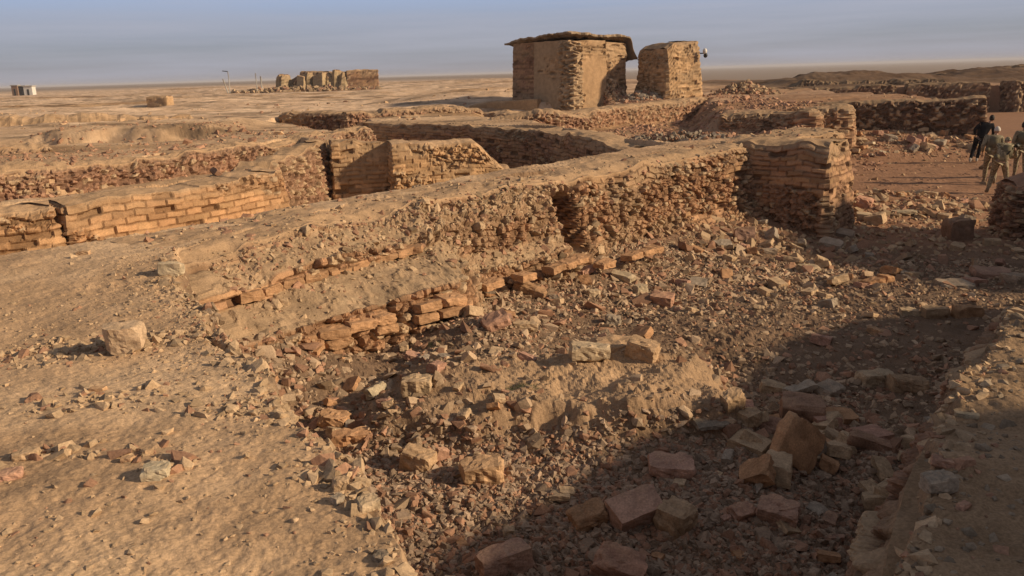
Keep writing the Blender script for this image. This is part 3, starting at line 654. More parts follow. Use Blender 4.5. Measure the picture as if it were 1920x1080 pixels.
# ------------------------------------------------------------------ single fallen blocks
def block_mesh(dx, dy, dz, seed, rough=.05, chips=7, n=9, roundn=0.):
    r = np.random.default_rng(seed)
    bm = bmesh.new(); bmesh.ops.create_cube(bm, size=2)
    bmesh.ops.subdivide_edges(bm, edges=bm.edges, cuts=n, use_grid_fill=True)
    P = np.array([v.co[:] for v in bm.verts])
    for k in range(chips):
        d = np.sign(r.normal(size=3))*r.uniform(.35, 1, 3)
        if r.random() < .55: d[r.integers(0, 3)] *= .1
        d /= np.linalg.norm(d); lim = np.abs(d).sum()*r.uniform(.78, .95)
        o = P @ d-lim; m = o > 0; P[m] -= o[m, None]*d[None]
    if roundn:
        q = P/np.maximum(np.linalg.norm(P, axis=1, keepdims=True), 1e-6)*1.12; P = P*(1-roundn)+q*roundn
    P[:, 0] *= 1+.08*r.uniform(-1, 1)*P[:, 1]; P[:, 2] *= 1+.15*r.uniform(-1, 1)*P[:, 0]
    S = np.array([dx, dy, dz])/2
    P = P*S
    sc_ = 1/max(dx, dy)
    nn = P/np.maximum(np.linalg.norm(P, axis=1, keepdims=True), 1e-6)
    f = fbm(P[:, 0]*sc_*5+seed, P[:, 1]*sc_*5, P[:, 2]*sc_*5, 4, seed)
    pit = np.minimum(0, fbm(P[:, 0]*sc_*9+seed, P[:, 1]*sc_*9, P[:, 2]*sc_*9, 2, seed+5)+.12)
    P = P+nn*((f*rough*1.6+pit*rough*2.2)/sc_)[:, None]
    F = np.array([[v.index for v in f_.verts] for f_ in bm.faces]); bm.free()
    return P, F, f
def block(px, py, wpx, label, asp=(.7, .4), yaw=0., tx=0., ty=0., tone=B_TAN, name='brick_block', group=None, chips=7, rough=.045, roundn=0., sink=.18, seed=None, cat='brick block', fallen=True, lift=0.):
    q = at(px, py); d = np.linalg.norm(q-CAM); L_ = wpx/FPX*d*.93; rough = rough*1.35; chips = chips+5; roundn = max(roundn, .10); sink = sink+.07; tone = np.array(tone)*.86+TAN*.1
    sd = int(seed if seed is not None else px*3+py)
    P, F, f = block_mesh(L_, L_*asp[0], L_*asp[1], sd, rough, chips, 9 if wpx > 55 else (6 if wpx > 28 else 4), roundn)
    Rm = np.array(Euler((R(tx), R(ty), R(yaw))).to_matrix()); P = P @ Rm.T
    zb = -P[:, 2].min(); hgt = P[:, 2].max()-P[:, 2].min()
    c = np.array(tone)[None]*(1+.5*f[:, None])*np.array([1, 1-.05*math.sin(sd), 1-.08*math.sin(sd)])
    dust = np.clip((P[:, 2]-P[:, 2].max()*.4)/hgt*1.2, 0, .35)[:, None]*(.5+.5*np.sign(f))[:, None]
    c = c*(1-dust)+(TAN*.85)*dust
    o = mesh_np(name, P, F, np.clip(c, .02, .9), M_stone)
    yy = q[1]+abs(asp[0])*L_*.3; xx = q[0]+(yy-q[1])*q[0]/q[1]
    o.location = (xx, yy, Hs(xx, yy)+zb-hgt*sink+lift)
    tag(o, label, cat, group, 'thing'); return o
PINK = np.array([.46, .27, .195]); OR = np.array([.50, .285, .155]); GREY = np.array([.32, .26, .20]); CREAM = np.array([.60, .49, .34]); DRED = np.array([.27, .155, .105])
B = block
# near pit
B(905, 908, 84, 'big rounded tan block in full sun at the left of the pit', (.8, .62), 8, 4, -3, TAN*1.0, roundn=.25, seed=1)
B(786, 882, 62, 'worn tan block with a notched top, left of the big rounded one', (.8, .75), -20, 0, 8, B_TAN*1.05, roundn=.18, seed=2)
B(828, 868, 26, 'upright reddish splinter squeezed between the two big tan blocks', (.6, 1.3), 30, 10, 12, PINK, seed=3)
B(945, 1072, 104, 'clean cut reddish brick lying alone near the bottom edge of the picture', (.5, .50), 24, 0, -4, PINK*.95, chips=4, rough=.025, seed=4, sink=.06)
B(1190, 992, 98, 'large pink brick tilted on its edge among grey rubble', (.62, .5), 20, 24, -8, PINK*1.05, chips=4, rough=.025, seed=5, sink=.0)
B(1104, 996, 70, 'brown wedge shaped block just left of the large pink brick', (.7, .55), 12, 8, -16, OR*.7, chips=9, seed=6)
B(1266, 1000, 76, 'rounded tan lump touching the right side of the large pink brick', (.8, .8), 50, 6, 0, B_TAN*.95, roundn=.35, seed=7)
B(1258, 898, 90, 'flat pale slab lying level in the middle of the shaded pit', (.75, .3), -6, 4, 3, PINK*.9+.05, chips=6, seed=8, sink=.05)
B(1494, 878, 92, 'orange slab standing on its point at the right of the pit', (.32, .95), 8, -22, 38, OR*.95, chips=6, seed=9, rough=.03, sink=.05)
B(1436, 812, 66, 'rounded pink slab leaning behind the orange slab that stands on its point', (.5, .55), -12, -30, 6, PINK*.95, roundn=.2, seed=10)
B(1502, 792, 78, 'dark red block above and behind the orange standing slab', (.8, .55), -14, 5, 5, DRED*1.1, chips=4, seed=11)
B(1458, 985, 74, 'pinkish brick with a bright top, right one of the pair low in the pit', (.7, .42), -25, 12, 6, PINK*.95, chips=7, seed=12, sink=.05)
B(1392, 975, 46, 'small squarish brick, left one of the pair low in the pit', (.75, .6), 20, 16, -4, PINK*.85, seed=13)
B(1162, 1092, 96, 'reddish block cut off by the bottom edge of the picture', (.7, .5), -18, 10, 12, PINK*.85, chips=6, seed=14)
B(1372, 770, 42, 'small upright block with a cream sunlit side at the edge of the ledge', (.7, 1.0), 24, 12, -14, B_TAN*1.05, seed=15)
B(1402, 800, 42, 'squat tan block just below the small upright one at the ledge', (.8, .7), 35, 4, 0, B_TAN*.9, seed=16)
B(1500, 745, 62, 'thin pale slab resting across others at the head of the stone heap', (.4, .18), 20, 4, -8, GREY*1.2, seed=17, lift=.06)
B(1448, 735, 46, 'tan block on the far side of the stone heap', (.7, .5), -10, 0, 6, B_TAN, seed=18)
B(1555, 742, 58, 'grey slab among the stones of the heap, beside the thin pale slab', (.7, .35), 40, 10, 5, GREY, seed=19)
B(1640, 722, 60, 'broken block with a sunlit cream crest at the top of the dark hollow', (.6, .5), 8, 4, 2, CREAM*.75, seed=20)
B(1700, 735, 66, 'row end block with cream chips on top right of the dark hollow', (.6, .5), -6, 0, 5, B_TAN*.8, seed=21)
B(1640, 845, 92, 'long dark plank like slab sloping down into the hollow', (.4, .25), -26, 0, 12, DRED, seed=22)
B(1330, 822, 64, 'flat violet tinged slab lying in shade under the ledge', (.7, .16), 12, 3, 0, GREY*.75, seed=23)
B(1555, 985, 40, 'small low stone in the dark right part of the pit', (.6, .4), 60, 8, 0, DRED*1.2, seed=24)
B(1560, 1015, 44, 'long thin chip low in the dark right part of the pit', (.35, .22), 2, 0, 0, PINK*.8, seed=25)
# ledge and floor in the sun
B(1105, 678, 78, 'pale flat faced slab half buried on the ledge', (.6, .42), 6, -6, 4, CREAM*.78, chips=5, seed=26)
B(1205, 672, 62, 'tan block with a shaded left side, right of the pale half buried slab', (.7, .6), -30, 4, 8, B_TAN*1.05, seed=27)
B(1155, 655, 92, 'broad mound like lump of earth between the pale slab and the tan block', (.9, .35), 10, 0, 5, TAN*.9, roundn=.4, seed=28, cat='earth lump', name='earth_lump')
B(782, 742, 60, 'square block topped with small stones on the sunlit rubble', (.8, .55), 5, 0, 0, B_TAN, seed=29)
B(706, 742, 46, 'narrow yellow slab tilted steeply, left of the square block', (.35, .45), 52, -20, -8, CREAM*.75, seed=30)
B(628, 800, 56, 'tan block half sunk at the rim of the left bank', (.8, .5), -8, 4, 8, OR*.9, seed=31)
B(662, 834, 76, 'flat orange brick projecting from the rim of the left bank', (.6, .3), 5, 0, -3, OR, chips=4, seed=32)
B(748, 616, 74, 'dark shaded block tucked under the brick ledge', (.6, .42), 10, 0, 0, DRED*.9, seed=33)
B(930, 618, 54, 'flat red brick leaning on the rubble below the long wall', (.8, .4), 18, 10, -18, PINK*.85, chips=4, seed=34)
B(984, 620, 48, 'tan brick seen end on, beside the leaning flat red brick', (.6, .42), 4, 0, 2, B_TAN*1.05, chips=4, seed=35)
B(995, 556, 66, 'long brown slab sloping in the rubble under the wall, right of the brick ledge', (.5, .3), -22, 0, 12, OR*.65, seed=36)
B(880, 585, 52, 'pale slab lying just right of the end of the brick ledge', (.5, .3), 0, 0, 0, B_TAN, seed=37)
B(1168, 528, 46, 'yellow triangular slab lying below the collapsed slot', (.6, .35), -28, 8, 10, CREAM*.72, seed=38)
B(1113, 556, 24, 'small cream cube on the rubble slope', (.8, .8), 14, 0, 0, CREAM*.8, seed=39)
B(1240, 574, 46, 'pair sized reddish block in the middle of the rubble slope', (.8, .55), -18, 6, 4, PINK*.8, seed=40)
B(1200, 552, 28, 'cream chip standing up on the rubble slope, above the reddish block', (.7, .8), 30, 0, 8, CREAM*.7, seed=41)
B(1150, 610, 30, 'small grey block standing behind the ledge', (.7, .8), 0, 0, 0, GREY, seed=42)
B(1395, 452, 40, 'reddish square brick propped at the foot of the dark recess', (.5, .7), -8, -30, 0, PINK*.75, chips=3, seed=43)
B(1558, 466, 42, 'lower one of two clean grey bricks lying near the gateway', (.65, .25), -38, 16, 8, GREY*1.25, chips=3, rough=.02, seed=44)
B(1578, 444, 44, 'upper one of two clean grey bricks lying near the gateway', (.6, .25), -34, 16, 6, GREY*1.2, chips=3, rough=.02, seed=45)
B(1516, 510, 38, 'yellowish rounded slab alone on the shaded floor', (.8, .35), 20, 8, 0, CREAM*.62, roundn=.2, seed=46)
B(1442, 475, 26, 'small pale stone on the shaded floor left of the yellowish slab', (.7, .4), 0, 0, 0, GREY*1.1, seed=47)
B(1792, 450, 42, 'dark upright cube of brick at the rim of the shade beside the near right wall', (.9, .95), 4, 0, 0, DRED*.8, chips=3, seed=48, sink=.05)
B(1855, 522, 58, 'flat reddish brick on the shaded floor near the right edge', (.7, .3), -8, 8, 4, PINK*.75, chips=4, seed=49)
B(1793, 540, 60, 'thin triangular grey slab on the shaded floor', (.7, .18), 0, 5, 0, GREY*1.1, seed=50)
B(1905, 532, 40, 'squat grey block on the shaded floor touching the right edge of the picture', (.8, .5), 20, 0, 0, GREY, seed=51)
B(1704, 590, 34, 'small brick with one bright end lying in a row at the edge of the shade', (.6, .45), -6, 0, 0, CREAM*.7, seed=52)
B(1750, 596, 44, 'rounded stone, middle one of the row at the edge of the shade', (.7, .45), 0, 0, 0, B_TAN*.8, roundn=.2, seed=53)
B(1812, 594, 52, 'long block with a sunlit right end near the corner of the right bank', (.5, .5), 8, 0, 4, OR*.7, seed=54)
B(1640, 628, 30, 'small orange flake in the sun on the floor of the room', (.6, .4), -30, 0, 18, OR, seed=55)
B(1695, 402, 44, 'flat pale slab on the court floor, behind the rubble fan', (.6, .12), 0, 0, 0, CREAM*.6, seed=56)
B(1630, 415, 48, 'yellow flat slab in the sunny rubble fan at the gateway', (.6, .25), -24, 0, 8, CREAM*.75, seed=57)
B(1612, 390, 40, 'pink block against the foot of the end buttress', (.7, .6), -20, 0, 12, PINK*1.1, seed=58)
# left bank
B(238, 662, 66, 'largest tan brick on the left bank, with a dark shadow beside it', (.75, .72), 14, 4, -4, np.array([.50, .36, .24]), chips=4, rough=.03, seed=60, sink=-.05)
B(295, 898, 46, 'pale angular stone alone in the dust of the left bank', (.85, .55), 10, 0, 0, CREAM*.8, seed=61)
B(50, 862, 44, 'oval stone near the left edge of the picture', (.7, .4), 20, 0, 0, TAN*1.05, roundn=.3, seed=62)
B(22, 900, 36, 'reddish stone at the very left edge of the picture', (.8, .5), 20, 0, 0, PINK, roundn=.3, seed=63)
B(240, 868, 20, 'small round stone, left of the pale angular stone', (.8, .7), 0, 0, 0, TAN, seed=64)
B(277, 852, 20, 'small stone just behind the pale angular stone', (.8, .6), 40, 0, 0, B_TAN, seed=65)
B(322, 518, 44, 'cream corner block where the long wall meets the left bank', (.6, .6), 10, 0, 0, CREAM*.8, seed=66)
B(675, 475, 24, 'small cream stone alone on the earth slope of the long wall', (.8, .6), 10, 0, 0, CREAM*.9, seed=67, name='stone', cat='stone')
B(404, 572, 26, 'pink brick end poking from the earth below the cream corner block', (.7, .5), 8, 0, 0, PINK*1.2, seed=68)
B(158, 478, 22, 'small flat stone on the left bank near the trench', (.7, .4), 0, 0, 0, TAN*1.1, seed=69, name='stone', cat='stone')
B(184, 735, 28, 'flat stone in the dust, left of the crack in the bank', (.6, .3), 0, 0, 0, TAN*1.1, seed=70, name='stone', cat='stone')
B(690, 960, 44, 'pale jagged stone on the rim of the left bank above the pit', (.8, .7), 30, 8, 0, CREAM*.75, seed=71)
B(640, 920, 30, 'upper jagged stone on the rim of the left bank', (.7, 1.), 20, 8, 8, B_TAN, seed=72)
B(634, 945, 26, 'grey stone under the upper jagged stone on the rim', (.7, .7), 60, 0, 0, GREY, seed=73)
B(715, 1050, 30, 'dark grey stone flat on the left bank near the bottom edge', (.8, .4), 60, 0, 0, GREY*.6, seed=74, name='stone', cat='stone')
# right bank
B(1756, 925, 54, 'rounded stone, biggest of the cluster on the rim of the right bank', (.7, .6), 10, 0, 0, GREY*1.0, roundn=.25, seed=75)
B(1770, 880, 44, 'reddish chip behind the biggest stone of the rim cluster', (.6, .4), -20, 0, 8, PINK*.8, seed=76)
B(1790, 870, 46, 'flat cream chip at the far end of the rim cluster', (.5, .3), -5, 0, 0, B_TAN*.9, seed=77)
B(1806, 955, 24, 'small pink stone at the near end of the rim cluster', (.6, .6), 30, 0, 0, PINK, seed=78)
B(1812, 785, 38, 'thin pale flake on the dull earth of the right bank', (.4, .25), -20, 0, 0, CREAM*.6, seed=79)
# medium bricks of the rubble field: nothing tells them apart within a zone
def zone(n, xr, yr, smin, smax, label, group, seed, dens=None, base=B_TAN):
    r = np.random.default_rng(seed); k = 0; tries = 0; base = np.array(base)
    while k < n and tries < 4000:
        tries += 1
        x, y = r.uniform(*xr), r.uniform(*yr)
        xa, ya = np.array([x]), np.array([y])
        if sdpoly(xa, ya, PIT)[0] > -.12 or sdpoly(xa, ya, mainpoly)[0] < .12: continue
        if dens is not None and r.random() > dens(x, y): continue
        s = r.uniform(smin, smax); sd = int(r.integers(1, 9999))
        P, F, f = block_mesh(s, s*r.uniform(.55, .9), s*r.uniform(.25, .6), sd, .045, 7, 5)
        Rm = np.array(Euler((r.normal(0, .25), r.normal(0, .25), r.uniform(0, 6.28))).to_matrix()); P = P @ Rm.T
        t = [base, PINK*.85, B_TAN*1.1, OR*.8, GREY][r.integers(0, 5)]
        o = mesh_np('loose_brick', P, F, np.clip(t[None]*(1+.5*f[:, None]), .02, .9), M_stone)
        hgt = P[:, 2].max()-P[:, 2].min()
        o.location = (x, y, Hs(x, y)-P[:, 2].min()-.25*hgt)
        tag(o, label, 'brick', group, 'thing'); k += 1
zone(34, (-.6, 3.0), (3.6, 5.6), .06, .15, 'fist sized brick fragment in the shaded near end of the pit', 'brick fragments in the near pit', 401)
zone(34, (-2.9, .4), (5.6, 8.6), .07, .18, 'broken brick in the sunlit rubble below the brick ledge', 'broken bricks below the ledge', 402)
zone(44, (-.8, 6.5), (9, 15.5), .12, .30, 'broken brick on the rubble slope under the long wall', 'broken bricks on the slope', 403, lambda x, y: np.clip(1.2-((x+.79)*.72-(y-11.43)*.69)/4, 0, 1))
zone(44, (1.6, 4.0), (5.0, 7.8), .12, .32, 'slab fragment in the stone heap behind the right bank', 'slabs of the stone heap', 404, lambda x, y: math.exp(-((x-2.7)/.9)**2-((y-6.3)/1.)**2))
zone(40, (4, 11), (12, 18), .12, .34, 'loose brick on the shaded floor of the room', 'loose bricks on the shaded floor', 405)
zone(18, (8.2, 12.5), (18.5, 22.5), .15, .45, 'tumbled brick in the sunny fan at the gateway', 'tumbled bricks at the gateway', 406)
zone(40, (12.5, 19.3), (31.6, 34), .18, .5, 'pale stone in the rubble bank along the dark court wall', 'stones of the court rubble bank', 407, base=CREAM*.85)
# stepped rows of bricks left standing at the foot of the long wall
def course(name, label, pts, L_=.36, hh=.115, dep=.22, rows=1, seed=1, tone=OR, step=.02):
    """bricks laid along a line; one mesh"""
    r = np.random.default_rng(seed); VV, FF, CC = [], [], []; b = 0
    P = np.array(pts, float); seg = np.linalg.norm(np.diff(P[:, :2], axis=0), axis=1); T = np.concatenate([[0], np.cumsum(seg)])
    for k in range(rows):
        s = -.5*(k % 2)*L_+.1*k
        while s < T[-1]-k*.5*L_*r.uniform(.4, 1.6):
            l = L_*r.uniform(.7, 1.08); m = s+l/2
            if r.random() > .13 and m > 0:
                c = np.array([np.interp(m, T, P[:, i]) for i in range(3)]); d = np.array([np.interp(min(m+.1, T[-1]), T, P[:, i])-np.interp(m-.1, T, P[:, i]) for i in range(2)])
                yaw = math.atan2(d[1], d[0])+r.normal(0, .03)
                V, F, f = block_mesh(l*.97, dep*r.uniform(.85, 1.1), hh*.93, int(r.integers(1, 9999)), .055, 8, 7, .12)
                Rm = np.array(Euler((r.normal(0, .06), r.normal(0, .05), yaw)).to_matrix()); V = V @ Rm.T
                nrm = np.array([math.sin(yaw), -math.cos(yaw)])
                c[:2] -= nrm*(k*step+r.uniform(-.02, .02)); c[2] += k*hh+hh/2
                VV.append(V+c); FF.append(F+b); b += len(V)
                t = (tone*(1+r.uniform(-.22, .22)))*.8+TAN*.15; CC.append(np.clip(t[None]*(1+.5*f[:, None]), .02, .9))
            s += l
    o = mesh_np(name, np.vstack(VV), np.vstack(FF), np.vstack(CC), M_stone)
    tag(o, label, 'brick course', 'brick courses at the foot of the long wall', 'thing'); return o
for a in (dict(label='lowest run of clean orange bricks at the near end of the long wall', pts=[(-2.85, 7.62, .93), (-2.06, 8.18, .93), (-1.36, 8.80, .94), (-.62, 9.44, .95)], rows=2, seed=11, tone=OR*.82, dep=.26),
          dict(label='upper broken run of bricks along the earth slope of the long wall', pts=[fr(.25, .42, 1.47), fr(1.6, .46, 1.47), fr(3.0, .48, 1.46)], rows=1, seed=14, tone=OR*.68, dep=.24),
          dict(label='short run of orange bricks below and left of the collapsed wall slot', pts=[(-.42, 10.72, .86), (.4, 11.6, .82), (1.12, 12.5, .8)], rows=1, seed=12, tone=OR*.8, dep=.26),
          dict(label='short run of orange bricks below and right of the collapsed wall slot', pts=[tuple(at(1122, 505, z=.62)), tuple(at(1225, 474, z=.62))], rows=1, seed=13, tone=OR*.78, dep=.26)):
    course('brick_course', **a)

# ------------------------------------------------------------------ mud house
def part_wall(parent, name, path, width, top, base, kind, **k):
    o = wall(name, None, path, width, top, base, kind, parent=parent, **k); return o
hz = bpy.data.objects.new('mud_house', None); col.objects.link(hz); hz.location = (0, 0, 0)
tag(hz, 'roofed mud brick hut standing alone on the skyline, with an overhanging flat earth roof', 'mud hut', None, 'thing')
hc = np.array([3.45, 44.4]); hl = np.array([.42, 48.1]); hrr = np.array([7.0, 47.0]); hb = hl+hrr-hc
ctr = (hc+hb)/2
def inset(p, d=.25): return tuple(p+(ctr-p)/np.linalg.norm(ctr-p)*d)
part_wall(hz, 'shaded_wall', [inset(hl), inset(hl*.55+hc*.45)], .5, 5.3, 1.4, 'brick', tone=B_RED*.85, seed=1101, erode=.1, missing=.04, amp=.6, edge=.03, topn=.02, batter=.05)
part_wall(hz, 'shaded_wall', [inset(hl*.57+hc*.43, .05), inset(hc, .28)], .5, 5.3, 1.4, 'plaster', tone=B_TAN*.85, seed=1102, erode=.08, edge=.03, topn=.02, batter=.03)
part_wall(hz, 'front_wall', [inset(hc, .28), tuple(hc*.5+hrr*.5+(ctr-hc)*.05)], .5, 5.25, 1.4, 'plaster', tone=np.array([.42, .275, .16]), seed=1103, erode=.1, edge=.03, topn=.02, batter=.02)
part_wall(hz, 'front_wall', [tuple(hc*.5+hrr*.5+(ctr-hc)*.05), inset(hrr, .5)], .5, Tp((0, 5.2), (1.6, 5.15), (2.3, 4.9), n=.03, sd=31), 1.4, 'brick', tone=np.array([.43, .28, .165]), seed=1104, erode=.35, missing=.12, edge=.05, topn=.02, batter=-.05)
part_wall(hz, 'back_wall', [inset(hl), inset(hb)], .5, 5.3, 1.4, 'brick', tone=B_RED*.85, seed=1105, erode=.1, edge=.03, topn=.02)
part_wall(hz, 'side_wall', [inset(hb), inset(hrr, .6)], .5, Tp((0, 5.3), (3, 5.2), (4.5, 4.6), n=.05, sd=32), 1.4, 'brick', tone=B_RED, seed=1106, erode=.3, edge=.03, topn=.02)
part_wall(hz, 'broken_corner', [tuple(hc+(hl-hc)*.13), tuple(hc+np.array([.02, -.02])), tuple(hc+(hrr-hc)*.10)], .55, Tp((0, 5.2), (1, 5.2), n=.05, sd=33), 1.4, 'rubble', tone=B_TAN*1.05, seed=1107, edge=.03, topn=.02, batter=.0, amp=1.6)
def slab(name, corners, z, thick, n, seed, m, parent=None, over=0., tone=TAN*.8, zn=.12, tilt=None):
    """ragged flat slab over a quad"""
    a = np.linspace(0, 1, n); A_, B_ = np.meshgrid(a, a, indexing='ij'); c = [np.array(q, float) for q in corners]
    P = (c[0][None, None]*(1-A_)[..., None]*(1-B_)[..., None]+c[1][None, None]*A_[..., None]*(1-B_)[..., None]+c[2][None, None]*A_[..., None]*B_[..., None]+c[3][None, None]*(1-A_)[..., None]*B_[..., None])
    ed = np.minimum(np.minimum(A_, 1-A_), np.minimum(B_, 1-B_)); cc = sum(c)/4
    rag = (fb2(P[..., 0]*2.2+seed, P[..., 1]*2.2, 3, seed)*.35)*(1-ss(0, .12, ed))
    P = P+(P-cc)/np.linalg.norm(P-cc, axis=-1, keepdims=True).clip(.1)*rag[..., None]
    zt = z+zn*fb2(P[..., 0]*.8, P[..., 1]*.8, 4, seed+1)+.05*fb2(P[..., 0]*5, P[..., 1]*5, 2, seed+2)
    if tilt is not None: zt = zt+tilt(P[..., 0], P[..., 1], A_, B_)
    th = thick*(.6+.5*fb2(P[..., 0]*2, P[..., 1]*2, 3, seed+3))*(.45+.55*ss(0, .1, ed))
    top = np.concatenate([P, zt[..., None]], -1).reshape(-1, 3); bot = np.concatenate([P, (zt-th)[..., None]], -1).reshape(-1, 3)
    F = grid_faces(n, n); m_ = n*n
    rim = [i*n for i in range(n)]+[(n-1)*n+j for j in range(1, n)]+[i*n+n-1 for i in range(n-2, -1, -1)]+[j for j in range(n-2, 0, -1)]
    S = np.array([[rim[i], rim[i]+m_, rim[(i+1) % len(rim)]+m_, rim[(i+1) % len(rim)]] for i in range(len(rim))])
    C_ = np.repeat((tone*np.ones(3))[None], 2*m_, 0)*(1+.3*fb2(np.tile(P[..., 0].ravel()*3, 2), np.tile(P[..., 1].ravel()*3, 2), 3, seed+4))[:, None]
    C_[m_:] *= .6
    return mesh_np(name, np.vstack([top, bot]), np.vstack([F, F[:, ::-1]+m_, S]), C_, m, parent=parent)
def ov(p, d): return p+(p-ctr)/np.linalg.norm(p-ctr)*d
slab('roof', [ov(hl, .5), ov(hc, .25), ov(hrr, .36), ov(hb, .4)], 5.42, .36, 60, 71, M_stone, hz, tone=np.array([.36, .27, .185]), tilt=lambda x, y, a, b: .22*np.exp(-((a-.8)/.35)**2)*(1-b)+.04-1.15*ss(.90, 1, b)*ss(.15, .5, a)-.12*ss(.25, 0, a)*(1-b))
def heap(name, label, cx, cy, rx, ry, h, n, smin, smax, seed, base=B_TAN, parent=None):
    r = np.random.default_rng(seed); a = r.uniform(0, 6.283, n); q = np.sqrt(r.random(n)); x = cx+rx*q*np.cos(a); y = cy+ry*q*np.sin(a)
    z = H(x, y)+h*(1-q)**.8*r.uniform(.35, 1, n); s = r.uniform(smin, smax, n)
    o = stones(name, label, np.stack([x, y, z], 1), s, tones_for(n, seed+1, base), tilt=.7, seed=seed+2)
    if parent: o.parent = parent
    return o
heap('rubble', 'heap of broken bricks against the front of the mud hut', 5.75, 45.9, .95, .75, 1.35, 620, .10, .30, 81, B_TAN*1.05)
heap('rubble', 'grey rubble tongue between the mud hut and the tower ruin', 7.3, 45.2, 1.3, .8, .6, 500, .10, .34, 84, GREY)
heap('rubble', 'stony heap with pale stones right of the tower ruin', 13.9, 48.5, 1.9, 1.3, .75, 700, .12, .42, 87, B_TAN*.95)
heap('rubble', 'grey green heap of rubble at the far end of the long wall', 6.4, 28.0, 3.2, 2.0, .7, 1600, .06, .26, 90, GREY*.8)

# ------------------------------------------------------------------ tower ruin
d_ = np.array([.86, .51]); e_ = np.array([-.51, .86]); c0 = np.array([8.55, 44.6]); st = c0+e_*1.2
wall('tower_ruin', 'squat ruined brick tower with a jagged vertical crack, right of the mud hut', [tuple(st), tuple(st+d_*2.15)], 2.3,
     Tp((0, 4.78), (.5, 5.05), (1.2, 5.0), (2.15, 5.08), n=.05, sd=41), 1.3, 'brick', cat='ruined tower', tone=np.array([.43, .285, .165]), topt=TAN*.85, missing=.10, erode=.34, batter=.085, edge=.10, seed=1201, topn=.06)
def cracked(name, label, pts, w_, seed):
    pass
# small fixture on the tower
fx = bpy.data.objects.new('fixture', None); col.objects.link(fx); fpos = at(1321, 98, D=45.4); fx.location = tuple(fpos)
tag(fx, 'small white and black fixture near the top right of the tower ruin', 'fixture', None, 'thing')
def simple(name, rgb, rough=.6, spec=.3): return mat(name, rgb=rgb, rough=rough, a1=.12, a2=.12, n1=3, n2=20, bump=.15, bdist=.004, bscale=60, spec=spec)
M_white = simple('white_paint', (.62, .6, .56)); M_black = simple('black_metal', (.03, .03, .03)); M_pmetal = simple('pale_metal', (.36, .34, .31))
def ico(name, m, r, scale, loc, parent, noise=.12, sub=2, seed=1):
    bm = bmesh.new(); bmesh.ops.create_icosphere(bm, subdivisions=sub, radius=r)
    for v in bm.verts:
        k = 1+noise*math.sin(v.co.x*9/r+seed)*math.cos(v.co.y*7/r+seed*2)
        v.co = Vector((v.co.x*scale[0]*k, v.co.y*scale[1]*k, v.co.z*scale[2]*k))
    me = bpy.data.meshes.new(name); bm.to_mesh(me); bm.free(); me.materials.append(m)
    for p in me.polygons: p.use_smooth = True
    o = bpy.data.objects.new(name, me); col.objects.link(o); o.parent = parent; o.location = loc; return o
ico('cover', M_white, .15, (.8, .7, 1.1), (0.02, 0, .05), fx, .05)
ico('housing', M_black, .15, (.75, .7, .9), (.06, 0, -.16), fx, .08)
def tube(name, pts, rad, m, parent=None, sides=8):
    V, F = [], []; P = [np.array(p, float) for p in pts]
    for i, p in enumerate(P):
        t = P[min(i+1, len(P)-1)]-P[max(i-1, 0)]; t /= np.linalg.norm(t); a = np.cross(t, [0, 1, 0]) if abs(t[1]) < .9 else np.cross(t, [1, 0, 0]); a /= np.linalg.norm(a); b = np.cross(t, a)
        rr = rad[i] if isinstance(rad, (list, tuple)) else rad
        for k in range(sides): V.append(p+rr*(math.cos(6.2832*k/sides)*a+math.sin(6.2832*k/sides)*b))
    for i in range(len(P)-1):
        for k in range(sides): F.append([i*sides+k, i*sides+(k+1) % sides, (i+1)*sides+(k+1) % sides, (i+1)*sides+k])
    o = mesh_np(name, np.array(V), np.array(F), None, m, smooth=True, parent=parent); 
    bm = bmesh.new(); bm.from_mesh(o.data); bm.verts.ensure_lookup_table()
    bm.faces.new([bm.verts[k] for k in range(sides)]); bm.faces.new([bm.verts[len(V)-1-k] for k in range(sides)]); bm.to_mesh(o.data); bm.free()
    return o
tube('bracket', [(-.25, 0, -.05), (0, 0, -.05)], .03, M_black, fx)

# ------------------------------------------------------------------ far things on the plain
def grounded(px, D, dz=0.):
    q = at(px, 150, D=D); return np.array([q[0], D, Hs(q[0], D)+dz])
fb = bpy.data.objects.new('ruined_building', None); col.objects.link(fb)
tag(fb, 'far ruined building on the plain with broken arches and a dark straight wall', 'ruined building', None, 'thing')
DB = 122.0
def bx(px): return at(px, 150, D=DB)[0]
zb_ = lambda y: float(at(600, y, D=DB)[2])
zt, zg = zb_(134.5), zb_(158)
gz = Hs(bx(600), DB)
def seg(nm, a, b, y0, y1, tp, kind, tn, sd, wd=1.2, bt=0.0, er=.3):
    return part_wall(fb, nm, [(bx(a), y0), (bx(b), y1)], wd, tp, gz-1.2, kind, tone=tn, topt=TAN*.8, seed=sd, erode=er, missing=.1, batter=bt, edge=.15, topn=.1, fine=.0022)
LEAN = np.array([.44, .33, .20])
seg('straight_wall', 651, 707, DB, DB+1, zt+.12, 'brick', B_RED*.75, 1301)
seg('broken_wall', 512, 560, DB+3, DB+2, lambda s: zt-.6+.4*vn2(s*.9, s*0, 5), 'rubble', B_RED*.7, 1302)
seg('broken_wall', 556, 650, DB+3.5, DB+2, lambda s: zt+.05+.12*vn2(s*1.2, s*0, 6), 'rubble', B_RED*.62, 1303)
